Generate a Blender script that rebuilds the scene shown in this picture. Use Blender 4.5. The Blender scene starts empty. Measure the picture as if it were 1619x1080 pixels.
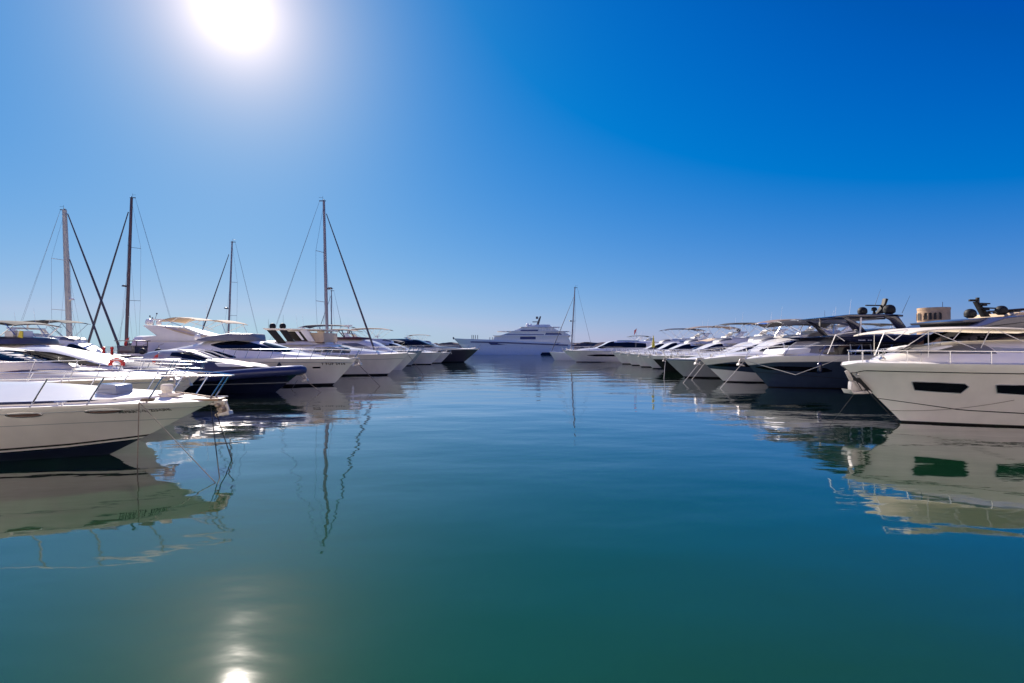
import bpy, bmesh, math, random
from mathutils import Vector
random.seed(7)
sc = bpy.context.scene
col = sc.collection
# ------------------------------------------------------------------ camera, sky, sun, exposure
F, CX, HY, H = 764.0, 809.5, 547.0, 2.6          # photo focal length (px), centre, horizon row, eye height (m)
cam = bpy.data.cameras.new('camera'); co = bpy.data.objects.new('camera', cam); col.objects.link(co)
cam.sensor_width = 36; cam.lens = F/1619*36; cam.shift_y = (HY-540)/1619
cam.clip_start = .05; cam.clip_end = 9000
co.location = (0, 0, H); co.rotation_euler = (math.pi/2, 0, 0)
sc.camera = co
sc.view_settings.view_transform = 'Standard'; sc.view_settings.look = 'None'
sc.view_settings.gamma = 1; sc.view_settings.exposure = 0.75
SUN = Vector(((368-CX)/F, 1, (HY-12)/F)).normalized()
SEL = math.asin(SUN.z); SAZ = math.atan2(SUN.x, SUN.y)
w = bpy.data.worlds.new('World'); sc.world = w; w.use_nodes = True
nt = w.node_tree; N = nt.nodes; LK = nt.links; N.clear()
def nd(t, **k):
    n = N.new(t)
    for a, b in k.items(): setattr(n, a, b)
    return n
sky = nd('ShaderNodeTexSky', sky_type='NISHITA'); sky.sun_disc = False
sky.sun_elevation = SEL; sky.sun_rotation = SAZ; sky.air_density = 1.0; sky.dust_density = 0.15; sky.ozone_density = 2.5
# per-channel response of the camera (deep polarised blue): a * max(sky - b, floor) ** g
bg = nd('ShaderNodeBackground'); bg.inputs[1].default_value = 0.076
sp = nd('ShaderNodeSeparateColor'); LK.new(sky.outputs[0], sp.inputs[0]); cb = nd('ShaderNodeCombineColor')
for i, (a_, b_, g_, fl_) in enumerate(((.435, 1.966, .934, .0), (.420, 1.62, .669, .25), (.628, 3.518, .174, .3))):
    s1 = nd('ShaderNodeMath', operation='SUBTRACT'); s1.inputs[1].default_value = b_; LK.new(sp.outputs[i], s1.inputs[0])
    s2 = nd('ShaderNodeMath', operation='MAXIMUM'); s2.inputs[1].default_value = fl_; LK.new(s1.outputs[0], s2.inputs[0])
    s3 = nd('ShaderNodeMath', operation='POWER'); s3.inputs[1].default_value = g_; LK.new(s2.outputs[0], s3.inputs[0])
    s4 = nd('ShaderNodeMath', operation='MULTIPLY'); s4.inputs[1].default_value = a_*10*.1**g_; LK.new(s3.outputs[0], s4.inputs[0])
    s5 = nd('ShaderNodeMath', operation='MINIMUM'); s5.inputs[1].default_value = (3.4, 4.85, 6.5)[i]; LK.new(s4.outputs[0], s5.inputs[0])
    LK.new(s5.outputs[0], cb.inputs[i])
LK.new(cb.outputs[0], bg.inputs[0])
tc = nd('ShaderNodeTexCoord')
dt = nd('ShaderNodeVectorMath', operation='DOT_PRODUCT'); dt.inputs[1].default_value = SUN
LK.new(tc.outputs['Generated'], dt.inputs[0])
ac = nd('ShaderNodeMath', operation='ARCCOSINE', use_clamp=False); LK.new(dt.outputs['Value'], ac.inputs[0])
prev = bg.outputs[0]
# circumsolar aureole of the hazy sea air, widest and faintest first
for (k, amp, c, gauss) in ((.77, .76, (0, .046, .033), True), (.098, .76, (.72, 0, 0), False), (.135, .76, (0, .35, .062), False), (.036, 1.05, (1, .97, .93), False)):
    m = nd('ShaderNodeMath', operation='DIVIDE'); m.inputs[1].default_value = -k; LK.new(ac.outputs[0], m.inputs[0])
    if gauss:
        m0 = nd('ShaderNodeMath', operation='MULTIPLY'); LK.new(ac.outputs[0], m0.inputs[0]); LK.new(ac.outputs[0], m0.inputs[1])
        m.inputs[1].default_value = -2*k*k; LK.new(m0.outputs[0], m.inputs[0])
    e = nd('ShaderNodeMath', operation='EXPONENT'); LK.new(m.outputs[0], e.inputs[0])
    a = nd('ShaderNodeMath', operation='MULTIPLY'); a.inputs[1].default_value = amp; LK.new(e.outputs[0], a.inputs[0])
    b2 = nd('ShaderNodeBackground'); b2.inputs[0].default_value = (*c, 1); LK.new(a.outputs[0], b2.inputs[1])
    ad = nd('ShaderNodeAddShader'); LK.new(prev, ad.inputs[0]); LK.new(b2.outputs[0], ad.inputs[1]); prev = ad.outputs[0]
ow = nd('ShaderNodeOutputWorld'); LK.new(prev, ow.inputs[0])
sl = bpy.data.lights.new('sun', 'SUN'); sl.energy = 4.7; sl.angle = math.radians(.55); sl.color = (1, .90, .80)
so = bpy.data.objects.new('sun', sl); col.objects.link(so)
so.rotation_euler = SUN.to_track_quat('Z', 'Y').to_euler(); so.location = (-20, 20, 30)

# ------------------------------------------------------------------ helpers
def wx(px, Y): return (px-CX)/F*Y
def wz(py, Y): return H-(py-HY)/F*Y

def tagit(o, label=None, cat=None, group=None, kind=None):
    if label: o['label'] = label
    if cat: o['category'] = cat
    if group: o['group'] = group
    if kind: o['kind'] = kind
    return o
def empty(name, loc=(0, 0, 0), rz=0, **k):
    o = bpy.data.objects.new(name, None); col.objects.link(o); o.empty_display_size = .3
    o.location = loc; o.rotation_euler = (0, 0, rz); tagit(o, **k); return o

class MB:
    def __init__(s): s.v = []; s.f = []
    def add(s, vs, fs):
        n = len(s.v); s.v += [tuple(p) for p in vs]; s.f += [tuple(i+n for i in q) for q in fs]; return s
    def box(s, c, d, rz=0):
        cx, cy, cz = c; a, b, h = d[0]/2, d[1]/2, d[2]/2; cs, sn = math.cos(rz), math.sin(rz)
        vs = []
        for z in (-h, h):
            for x, y in ((-a, -b), (a, -b), (a, b), (-a, b)): vs.append((cx+x*cs-y*sn, cy+x*sn+y*cs, cz+z))
        return s.add(vs, [(3, 2, 1, 0), (4, 5, 6, 7), (0, 1, 5, 4), (1, 2, 6, 5), (2, 3, 7, 6), (3, 0, 4, 7)])
    def tube(s, pts, r, n=6, cap=True):
        pts = [Vector(p) for p in pts]; R = r if isinstance(r, (list, tuple)) else [r]*len(pts)
        vs = []
        for i, p in enumerate(pts):
            d = (pts[min(i+1, len(pts)-1)]-pts[max(i-1, 0)])
            if d.length < 1e-9: d = Vector((0, 0, 1))
            d.normalize(); up = Vector((0, 0, 1)) if abs(d.z) < .93 else Vector((0, 1, 0))
            a = d.cross(up).normalized(); b = a.cross(d)
            for k in range(n):
                t = 2*math.pi*k/n; vs.append(p+(a*math.cos(t)+b*math.sin(t))*R[i])
        fs = [(i*n+k, i*n+(k+1) % n, (i+1)*n+(k+1) % n, (i+1)*n+k) for i in range(len(pts)-1) for k in range(n)]
        if cap: fs += [tuple(range(n))[::-1], tuple(range((len(pts)-1)*n, len(pts)*n))]
        return s.add(vs, fs)
    def lathe(s, prof, c=(0, 0, 0), n=16):
        vs = []
        for r, z in prof:
            for k in range(n):
                t = 2*math.pi*k/n; vs.append((c[0]+r*math.cos(t), c[1]+r*math.sin(t), c[2]+z))
        m = len(prof)
        fs = [(i*n+k, i*n+(k+1) % n, (i+1)*n+(k+1) % n, (i+1)*n+k) for i in range(m-1) for k in range(n)]
        fs += [tuple(range(n))[::-1], tuple(range((m-1)*n, m*n))]
        return s.add(vs, fs)
    def prism(s, poly, y0, y1):          # side-view polygon (x,z) given thickness in y
        n = len(poly)
        vs = [(x, y0, z) for x, z in poly]+[(x, y1, z) for x, z in poly]
        return s.add(vs, [tuple(range(n)), tuple(range(2*n-1, n-1, -1))]+[(i, i+n, (i+1) % n+n, (i+1) % n) for i in range(n)])
    def grid(s, rows, close=False):
        m = len(rows[0]); vs = [p for r in rows for p in r]; fs = []
        for i in range(len(rows)-1):
            for j in range(m-1 if not close else m): fs.append((i*m+j, i*m+(j+1) % m, (i+1)*m+(j+1) % m, (i+1)*m+j))
        return s.add(vs, fs)
    def build(s, name, mat, parent=None, bevel=0, angle=35, **k):
        me = bpy.data.meshes.new(name); me.from_pydata(s.v, [], s.f); me.materials.append(mat)
        bm = bmesh.new(); bm.from_mesh(me); bmesh.ops.remove_doubles(bm, verts=bm.verts, dist=1e-5)
        bmesh.ops.dissolve_degenerate(bm, edges=bm.edges, dist=1e-5)
        bmesh.ops.recalc_face_normals(bm, faces=bm.faces)
        if bevel:
            es = [e for e in bm.edges if len(e.link_faces) == 2 and e.calc_face_angle(0) > .6]
            try: bmesh.ops.bevel(bm, geom=es, offset=bevel, segments=2, affect='EDGES', profile=.6)
            except Exception: pass
        bm.to_mesh(me); bm.free()
        for p in me.polygons: p.use_smooth = True
        me.set_sharp_from_angle(angle=math.radians(angle))
        o = bpy.data.objects.new(name, me); col.objects.link(o)
        if parent: o.parent = parent
        tagit(o, **k); return o

def interp(pts, x):
    if x <= pts[0][0]: return pts[0][1]
    for (a, b), (c, d) in zip(pts, pts[1:]):
        if x <= c: return b+(d-b)*(x-a)/max(c-a, 1e-9)
    return pts[-1][1]
def smooth(pts, n=8):                      # catmull-rom in the second value, sorted by x
    pts = sorted(pts); out = []
    for i in range(len(pts)-1):
        p0 = pts[max(i-1, 0)]; p1 = pts[i]; p2 = pts[i+1]; p3 = pts[min(i+2, len(pts)-1)]
        dx = p2[0]-p1[0]
        def sl(a, b): return (b[1]-a[1])/max(b[0]-a[0], 1e-9)
        d1, d2, d0 = sl(p1, p2), sl(p2, p3) if p3 != p2 else sl(p1, p2), sl(p0, p1) if p0 != p1 else sl(p1, p2)
        m1 = 0 if d0*d1 <= 0 else 2*d0*d1/(d0+d1); m2 = 0 if d1*d2 <= 0 else 2*d1*d2/(d1+d2)
        for k in range(n):
            t = k/n; h1 = 2*t**3-3*t*t+1; h2 = t**3-2*t*t+t; h3 = -2*t**3+3*t*t; h4 = t**3-t*t
            out.append((p1[0]+dx*t, h1*p1[1]+h2*dx*m1+h3*p2[1]+h4*dx*m2))
    out.append(pts[-1]); return out

# ------------------------------------------------------------------ materials
def mat(name, c, rough=.4, metal=0, coat=0, var=.06, scale=2.0, bump=0, bscale=40, spec=.5, trans=0, var2=None, streak=False):
    m = bpy.data.materials.new(name); m.use_nodes = True; n = m.node_tree.nodes; l = m.node_tree.links
    p = n['Principled BSDF']; p.inputs['Roughness'].default_value = rough; p.inputs['Metallic'].default_value = metal
    p.inputs['Coat Weight'].default_value = coat; p.inputs['Coat Roughness'].default_value = .06
    p.inputs['Specular IOR Level'].default_value = spec
    t = n.new('ShaderNodeTexCoord'); mp = n.new('ShaderNodeMapping'); l.new(t.outputs['Object'], mp.inputs[0])
    if streak: mp.inputs['Scale'].default_value = (1, 1, .18)
    z = n.new('ShaderNodeTexNoise'); z.inputs['Scale'].default_value = scale; z.inputs['Detail'].default_value = 5
    l.new(mp.outputs[0], z.inputs['Vector'])
    r = n.new('ShaderNodeValToRGB'); r.color_ramp.elements[0].position = .3; r.color_ramp.elements[1].position = .7
    lo = var2 or tuple(x*(1-var) for x in c); hi = tuple(min(1, x*(1+var)) for x in c)
    r.color_ramp.elements[0].color = (*lo, 1); r.color_ramp.elements[1].color = (*hi, 1)
    l.new(z.outputs['Fac'], r.inputs[0]); l.new(r.outputs[0], p.inputs['Base Color'])
    if bump:
        z2 = n.new('ShaderNodeTexNoise'); z2.inputs['Scale'].default_value = bscale; l.new(t.outputs['Object'], z2.inputs['Vector'])
        b = n.new('ShaderNodeBump'); b.inputs['Strength'].default_value = bump; b.inputs['Distance'].default_value = .02
        l.new(z2.outputs['Fac'], b.inputs['Height']); l.new(b.outputs[0], p.inputs['Normal'])
    return m
M = {
 'white': mat('white_gelcoat', (.84, .79, .73), .28, coat=.5, var=.03, streak=True),
 'offwhite': mat('offwhite_gelcoat', (.80, .745, .70), .35, coat=.4, var=.05, streak=True),
 'cream': mat('cream_gelcoat', (.74, .66, .54), .35, coat=.3, var=.05, streak=True),
 'grey': mat('grey_gelcoat', (.36, .37, .38), .3, coat=.5, var=.05, streak=True),
 'slate': mat('slate_paint', (.038, .055, .095), .25, coat=.8, var=.06, streak=True),
 'navy': mat('navy_paint', (.010, .014, .045), .22, coat=.8, var=.08, streak=True),
 'black': mat('black_paint', (.010, .010, .011), .6, coat=0, spec=.3, var=.1),
 'charcoal': mat('charcoal_paint', (.060, .055, .072), .35, coat=.5, var=.06),
 'glass': mat('tinted_glass', (.005, .006, .010), .10, coat=0, var=.2, spec=.35),
 'greyglass': mat('grey_mesh_screen', (.17, .17, .19), .4, var=.06, bump=.3, bscale=90),
 'steel': mat('stainless_steel', (.62, .62, .64), .22, metal=1, var=.05),
 'alu': mat('aluminium', (.45, .42, .40), .42, metal=.5, var=.08),
 'mastw': mat('pale_mast_paint', (.56, .50, .42), .45, var=.08),
 'mastb': mat('brown_mast_paint', (.10, .055, .06), .4, var=.1),
 'mastg': mat('grey_mast_paint', (.23, .21, .24), .42, var=.08),
 'dsteel': mat('dark_rigging', (.06, .05, .07), .5, var=.1),
 'wire': mat('rigging_wire', (.16, .16, .2), .4, metal=.5, var=.1),
 'canvas': mat('beige_canvas', (.62, .47, .31), .85, var=.08, bump=.4, bscale=25),
 'cawhite': mat('cream_canvas', (.78, .70, .58), .85, var=.06, bump=.4, bscale=25),
 'canavy': mat('navy_canvas', (.015, .022, .06), .85, var=.15, bump=.4, bscale=25),
 'cablue': mat('blue_canvas', (.02, .10, .36), .85, var=.12, bump=.4, bscale=25),
 'cablack': mat('black_canvas', (.022, .022, .028), .85, var=.15, bump=.4, bscale=25),
 'cagrey': mat('grey_canvas', (.17, .165, .18), .85, var=.08, bump=.4, bscale=25),
 'caburg': mat('burgundy_canvas', (.11, .035, .045), .85, var=.12, bump=.4, bscale=25),
 'catan': mat('taupe_canvas', (.24, .18, .155), .85, var=.1, bump=.4, bscale=25),
 'teak': mat('teak_planks', (.30, .19, .11), .6, var=.15, scale=9),
 'nonskid': mat('nonskid_deck', (.78, .75, .71), .6, var=.04, bump=.3, bscale=140),
 'rubber': mat('black_rubber', (.015, .015, .016), .55, var=.1),
 'tube': mat('navy_hypalon_tube', (.022, .03, .10), .38, var=.08, coat=.2),
 'rope': mat('mooring_rope', (.20, .15, .12), .8, var=.2, scale=30, bump=.8, bscale=60),
 'ropeb': mat('black_mooring_rope', (.015, .015, .017), .8, var=.2, scale=30, bump=.8, bscale=60),
 'ropew': mat('pale_mooring_rope', (.5, .46, .40), .8, var=.2, scale=30, bump=.8, bscale=60),
 'red': mat('red_plastic', (.62, .035, .03), .45, var=.1),
 'yellow': mat('yellow_plastic', (.62, .50, .05), .5, var=.1),
 'orange': mat('orange_cloth', (.70, .17, .03), .8, var=.1),
 'plexi': mat('smoked_hatch_acrylic', (.20, .23, .33), .18, coat=.6, var=.05),
 'chain': mat('rusty_galvanised_chain', (.42, .33, .25), .6, metal=.3, var=.3, scale=25, bump=1, bscale=30),
 'cush': mat('sun_pad_vinyl', (.70, .69, .70), .6, var=.04),
 'brown': mat('brown_leatherette', (.16, .09, .07), .55, var=.1),
 'stone': mat('tan_sandstone', (.46, .31, .19), .9, var=.18, scale=.9, bump=1, bscale=3),
 'dark': mat('dark_recess', (.02, .017, .015), .7, var=.1),
 'concrete': mat('quay_concrete', (.34, .31, .28), .85, var=.15, scale=.6, bump=.5, bscale=8),
 'paving': mat('pale_stone_paving', (.58, .54, .48), .8, var=.1, scale=1.5, bump=.4, bscale=10),
 'rock': mat('breakwater_rock', (.17, .12, .105), .95, var=.4, scale=.35, bump=1, bscale=1.2),
 'antifoul': mat('navy_antifouling', (.007, .012, .035), .5, var=.15),
 'ltblue': mat('pale_blue_haze_highlight', (.72, .77, .86), .35, coat=.4, var=.03),  # colour carries the far hull's haze and the inflatable tube's highlight
 'blueglass': mat('blue_tinted_glass', (.015, .035, .16), .45, coat=0, var=.1),
}
G = None

# ------------------------------------------------------------------ the water
def water_mat():
    m = bpy.data.materials.new('sea_water'); m.use_nodes = True; n = m.node_tree.nodes; l = m.node_tree.links
    p = n['Principled BSDF']
    p.inputs['Roughness'].default_value = .015; p.inputs['IOR'].default_value = 1.33; p.inputs['Specular IOR Level'].default_value = 0
    p.inputs['Base Color'].default_value = (.006, .046, .018, 1)
    g = n.new('ShaderNodeNewGeometry')
    def noise(sc, detail, rot, sz=(1, 1, 1), loc=(0, 0, 0)):
        mp = n.new('ShaderNodeMapping'); mp.inputs['Rotation'].default_value = (0, 0, rot); mp.inputs['Scale'].default_value = sz; mp.inputs['Location'].default_value = loc
        l.new(g.outputs['Position'], mp.inputs[0]); z = n.new('ShaderNodeTexNoise'); z.inputs['Scale'].default_value = sc
        z.inputs['Detail'].default_value = detail; z.inputs['Roughness'].default_value = .45
        l.new(mp.outputs[0], z.inputs['Vector']); return z.outputs['Fac']
    def math_(op, a, b=None, c=None):
        x = n.new('ShaderNodeMath'); x.operation = op
        for i, q in enumerate((a, b, c)):
            if q is None: continue
            if isinstance(q, (int, float)): x.inputs[i].default_value = q
            else: l.new(q, x.inputs[i])
        return x.outputs[0]
    big = noise(.35, 1, .25, (.7, 1.3, 1), (7.1, 0, 0))      # long swell
    mid = noise(1.5, 2, -.2, (.6, 1.25, 1))     # half-metre ripples
    fine = noise(5.5, 2, .35, (.6, 1.3, 1))
    patch = noise(.045, 2, .1, (.5, 1.3, 1))     # calm and ruffled patches
    ruf = n.new('ShaderNodeMapRange'); ruf.inputs['From Min'].default_value = .42; ruf.inputs['From Max'].default_value = .62
    ruf.inputs['To Min'].default_value = .25; ruf.inputs['To Max'].default_value = 1.0
    l.new(patch, ruf.inputs['Value'])
    # open middle of the basin is more ruffled further out, where the breeze reaches the water
    sx = n.new('ShaderNodeSeparateXYZ'); l.new(g.outputs['Position'], sx.inputs[0])
    far = n.new('ShaderNodeMapRange'); far.inputs['From Min'].default_value = 12; far.inputs['From Max'].default_value = 45
    far.inputs['To Min'].default_value = .85; far.inputs['To Max'].default_value = 1.3; l.new(sx.outputs['Y'], far.inputs['Value'])
    h = math_('MULTIPLY_ADD', big, .042, math_('MULTIPLY', math_('MULTIPLY', mid, .0075), far.outputs[0]))
    h = math_('ADD', h, math_('MULTIPLY', math_('MULTIPLY', fine, .0022), math_('MULTIPLY', ruf.outputs[0], far.outputs[0])))
    b = n.new('ShaderNodeBump'); b.inputs['Strength'].default_value = 1; b.inputs['Distance'].default_value = 1
    l.new(h, b.inputs['Height']); l.new(b.outputs[0], p.inputs['Normal'])
    # mirror-like surface film over the green body of the water
    gl = n.new('ShaderNodeBsdfGlossy'); gl.inputs['Roughness'].default_value = .032; l.new(b.outputs[0], gl.inputs['Normal'])
    fr = n.new('ShaderNodeFresnel'); fr.inputs['IOR'].default_value = 1.34; l.new(b.outputs[0], fr.inputs['Normal'])
    fac = math_('MINIMUM', math_('MULTIPLY', fr.outputs[0], 2.0), .96)
    mx = n.new('ShaderNodeMixShader'); l.new(fac, mx.inputs[0]); l.new(p.outputs[0], mx.inputs[1]); l.new(gl.outputs[0], mx.inputs[2])
    l.new(mx.outputs[0], n['Material Output'].inputs['Surface'])
    return m
M['water'] = water_mat()
mb = MB(); mb.add([(-4000, -300, 0), (4000, -300, 0), (4000, 6000, 0), (-4000, 6000, 0)], [(0, 1, 2, 3)])
mb.build('water', M['water'], kind='structure')
mb = MB(); mb.add([(-4000, -300, -6), (4000, -300, -6), (4000, 6000, -6), (-4000, 6000, -6)], [(0, 1, 2, 3)])

# ------------------------------------------------------------------ boat kit
class Surf:                                   # deckhouse surface: half width as a function of (x, z)
    pass
class Boat:
    def __init__(s, name, label, cat, side, bowpx, Yc, L, B, sheer=None, rake=1.6, hull='white', group=None, q=1.1, yaw=0, deck='nonskid', full=1.0, flare=1.0, sheerpx=None, zlow=-.45):
        s.d = 1 if side == 'L' else -1; s.Yc = Yc; s.L = L; s.B = B; s.rake = rake; s.q = q; s.full = full; s.flare = flare
        s.Xb = wx(bowpx, Yc); s.ns = -s.d       # local y sign of the side towards the channel's near end
        s.root = empty(name, (s.Xb, Yc, 0), (0 if s.d > 0 else math.pi)+math.radians(yaw), label=label, cat=cat, group=group)
        if sheerpx: sheer = [(s.x(p, dy), wz(r, Yc+dy)) for p, r, dy in sheerpx]
        s.sh = smooth(sheer+[(-L-.01, sorted(sheer)[0][1])] if sorted(sheer)[0][0] > -L else sheer)
        s.zs0 = interp(s.sh, 0); s.hullmat = M[hull]; s.zlow = zlow
        s.hullmesh(); s.deckmesh(deck)
    def x(s, px, dy=0): return (wx(px, s.Yc+dy)-s.Xb)*s.d
    def z(s, py, dy=0): return wz(py, s.Yc+dy)
    def P(s, pts, dy=0): return sorted((s.x(a, dy), s.z(b, dy)) for a, b in pts)
    def PP(s, pts, dy=0): return [(s.x(a, dy), s.z(b, dy)) for a, b in pts]
    def zs(s, x): return interp(s.sh, x)
    def stem(s, z):
        t = z/s.zs0
        if t >= 1: return 0
        return -s.rake*(1-t)**s.q if t > -.5 else -s.rake*1.5**s.q
    def HB(s, u, t):
        tt = min(max(t, 0), 1); ue = (.64-.20*tt)/s.full; k = 1-min(max(u, 0)/ue, 1)
        f = (1-k**(1.55+.75*tt*s.flare))**(1.0-.22*tt); fl = .87+.13*tt
        if t < 0: fl *= max(.2, 1+t*1.3)
        if u > .6: f *= 1-.07*(u-.6)/.4
        return s.B/2*f*fl
    def hp(s, u, z, eps=0):                  # hull point (near-positive side) at station fraction u, height z
        xs = s.stem(z); x = xs+(-s.L-xs)*u; return x, s.HB(u, z/s.zs(x))+eps
    def hb(s, x, z):
        xs = s.stem(z); u = max(0, (xs-x)/(s.L+xs)); return s.HB(min(u, 1), z/s.zs(x))
    def hullmesh(s):
        n, m = 40, 14; mb = MB()
        for sg in (1, -1):
            rows = []
            for i in range(n+1):
                u = (i/n)**1.6; r = []
                zt = s.zs(-s.L*u)
                for j in range(m+1):
                    z = s.zlow+(zt-s.zlow)*j/m; x, y = s.hp(u, z); r.append((x, sg*y, z))
                rows.append(r)
            mb.grid(rows)
            if sg == 1: A = rows
            else: Bq = rows
        mb.grid([[A[i][0] for i in range(n+1)], [Bq[i][0] for i in range(n+1)]])
        mb.grid([A[n], Bq[n]])
        s.hull = mb.build('hull', s.hullmat, s.root, angle=50)
    def deckmesh(s, mt):
        rows = []; n = 40
        for i in range(n+1):
            u = (i/n)**1.6; x = -s.L*u; z = s.zs(x); y = max(0, s.HB(u, 1)-.012)
            rows.append([(x, y*k/6, z-.012+.07*s.B/4*(1-(k/6)**2)*min(1, y)) for k in range(-6, 7)])
        MB().grid(rows).build('deck', M[mt], s.root)
    def strip(s, name, mt, zl, zh, u0=0, u1=1, eps=.005, parent=None, near=False, n=40):
        fl = zl if callable(zl) else (lambda x: zl); fh = zh if callable(zh) else (lambda x: zh); mb = MB()
        for sg in ((s.ns,) if near else (1, -1)):
            rows = []
            for i in range(n+1):
                u = u0+(u1-u0)*(i/n)**1.5; r = []
                for j in range(4):
                    x0 = -s.rake-(s.L-s.rake)*u; z = fl(x0)+(fh(x0)-fl(x0))*j/3
                    x, y = s.hp(u, z); r.append((x+(eps if i == 0 else 0), sg*(y+eps), z))
                rows.append(r)
            mb.grid(rows)
        return mb.build(name, M[mt], parent or s.root)
    def band(s, name, mt, dz0, dz1, eps=.006, n=40):  # strip measured down from the sheer
        mb = MB()
        for sg in (1, -1):
            rows = []
            for i in range(n+1):
                u = (i/n)**1.5; zt = s.zs(-s.L*u); r = []
                for j in range(5):
                    z = zt-dz0-(dz1-dz0)*j/4; x, y = s.hp(u, z); r.append((x+(eps if i == 0 else 0), sg*(y+eps), z))
                rows.append(r)
            mb.grid(rows)
        return mb.build(name, M[mt], s.root)
    def hwin(s, lower, upper, name='hull_window', mt='glass', eps=.012, frame=None):
        lo_, up_ = sorted(lower), sorted(upper); ring = [(a, b) for a, b in lo_]+[(a, b) for a, b in up_[::-1]]; ring = [p for k, p in enumerate(ring) if k == 0 or math.dist(p, ring[k-1]) > .02]
        for sg in (-s.ns, s.ns):
            o = s.patch_mb(lambda x, z: s.hb(x, z), lower, upper, eps, sg).build(name, M[mt], s.root)
            if frame: MB().tube([(x, sg*(s.hb(x, z)+eps), z) for x, z in ring+ring[:1]], frame, 6).build('window_frame', M['grey'], o)
        return o
    def patch_mb(s, fn, lower, upper, eps, sg, n=24, m=6):
        lower = sorted(lower); upper = sorted(upper); x0 = max(lower[0][0], upper[0][0]); x1 = min(lower[-1][0], upper[-1][0]); mb = MB()
        if True:
            rows = []
            for i in range(n+1):
                x = x0+(x1-x0)*i/n; a = interp(lower, x); b = interp(upper, x)
                rows.append([(x, sg*(fn(x, a+(b-a)*j/m)+eps), a+(b-a)*j/m) for j in range(m+1)])
            mb.grid(rows)
        return mb
    def rub(s, mt='rubber', r=.045, dz=.03):
        pts = []
        for i in range(31):
            u = (1-i/30)**1.5; x = -s.L*u; z = s.zs(x)-dz; xx, y = s.hp(u, z); pts.append((xx, -y-.01, z))
        pts += [(x+.0, -y, z) for x, y, z in reversed(pts[:-1])]
        return MB().tube(pts, r, 6).build('rub_rail', M[mt], s.root)
    def rail(s, xa, h=.6, n=6, slant=.15, r=.014, mid=True, inset=.10, fwd=.15, name='handrail', xb=0, hb=None, mt='steel', parent=None):
        mb = MB(); hb = h if hb is None else hb; K = 22
        def pt(x, sg, k):
            zz = s.zs(x); y = max(0.06 if x > -.3 else 0, s.HB(min(1, -x/s.L), 1)-inset)
            hh = (hb+(h-hb)*min(1, (x-xa)/max(-xa, 1)))
            return Vector((x, sg*y, zz+hh*k))
        for k, rr in ((1, r),)+(((.5, r*.6),) if mid else ()):
            near = []; other = []
            for i in range(K+1):
                x = xa+(xb-xa)*i/K; sh = slant*k+(fwd*k*(i/K)**4)
                a = pt(x, 1, k)+Vector((sh, 0, 0)); b = pt(x, -1, k)+Vector((sh, 0, 0)); near.append(a); other.append(b)
            if xb == 0: mb.tube(near+other[::-1], rr, 5)
            else: mb.tube(near, rr, 5); mb.tube(other, rr, 5)
        for i in range(n):
            x = xa+(xb-.12-xa)*i/(n-1)
            for sg in (1, -1):
                mb.tube([pt(x, sg, -.02), pt(x, sg, 1)+Vector((slant+fwd*((x-xa)/(xb-xa))**4, 0, 0))], r, 5)
        return mb.build(name, M[mt], parent or s.root)
    def house(s, name, mt, top, wmax, base=None, n=4.5, a=.16, nose=1.5, parent=None, follow=.35, nx=44, smooth_top=True, x0=None, aftnose=0, npw=2.3, roof=False):
        S = Surf(); S.top = smooth(top) if smooth_top else sorted(top); x0 = S.top[0][0] if x0 is None else x0; x1 = S.top[-1][0]
        S.x0, S.x1 = x0, x1
        S.base = (lambda x: s.zs(x)-.05) if base is None else (base if callable(base) else (lambda x: base))
        def W(x):
            u = (x-(x1-nose))/nose; v = wmax
            if u > 0: v = wmax*max(0.0004, 1-min(u, 1)**npw)**.55
            if aftnose:
                u = (x0+aftnose-x)/aftnose
                if u > 0: v *= max(0.0004, 1-min(u, 1)**npw)**.5
            return min(v, max(.01, s.HB(min(1, max(0, -x/s.L)), 1)-follow)) if follow is not None else v
        S.w = W
        def fy(x, z):
            b = S.base(x); t = interp(S.top, x); k = min(max((z-b)/max(t-b, .01), 0), .9995)
            if roof: return W(x)*(1-k)**(1/1.25)
            return W(x)*(1-a*k)*(1-k**n)**(1/n)
        S.y = fy; K = 9; rows = []
        for i in range(nx+1):
            x = x0+(x1-x0)*(1-(1-i/nx)**1.3); b = S.base(x); t = max(interp(S.top, x), b+.004); W_ = W(x); half = []
            for j in range(K+1):
                ph = j/K*math.pi/2; kk = math.sin(ph)**(2/n); yf = (math.cos(ph) if j < K else 0)**(2/n)
                if roof: kk = j/K; yf = (1-kk)**(1/1.25)
                if roof and j == 0: half.append((W_, b-.16))
                half.append((W_*(1-a*kk)*yf, b+(t-b)*kk))
            rows.append([(x, y, z) for y, z in half]+[(x, -y, z) for y, z in half[-2::-1]])
        mb = MB().grid(rows); mb.add(rows[0], [tuple(range(len(rows[0])))])
        mb.add(rows[-1], [tuple(range(len(rows[-1])))[::-1]])
        S.o = mb.build(name, M[mt], parent or s.root, angle=40); return S
    def win(s, S, lower, upper, name='window', mt='glass', eps=.014, parent=None):
        for sg in (-s.ns, s.ns): o = s.patch_mb(S.y, lower, upper, eps, sg).build(name, M[mt], parent or S.o)
        return o
    def wrap(s, S, xa, xb, tl=.1, th=.97, name='windshield', mt='glass', eps=.015, tla=None, mull=0):
        # glass running round the front of a deckhouse
        rows = []; K = 8; nn = 16
        tla = tl if tla is None else tla
        for i in range(nn+1):
            x = xa+(xb-xa)*i/nn; b = S.base(x); t = interp(S.top, x); lo = tla+(tl-tla)*i/nn; half = []
            for j in range(K+1):
                kk = lo+(th-lo)*j/K; z = b+(t-b)*kk; half.append((x+eps, S.y(x, z)+eps, z+eps))
            rows.append(half+[(x+eps, -y, z) for x_, y, z in half[::-1]])
        return MB().grid(rows).build(name, M[mt], S.o)
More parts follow.
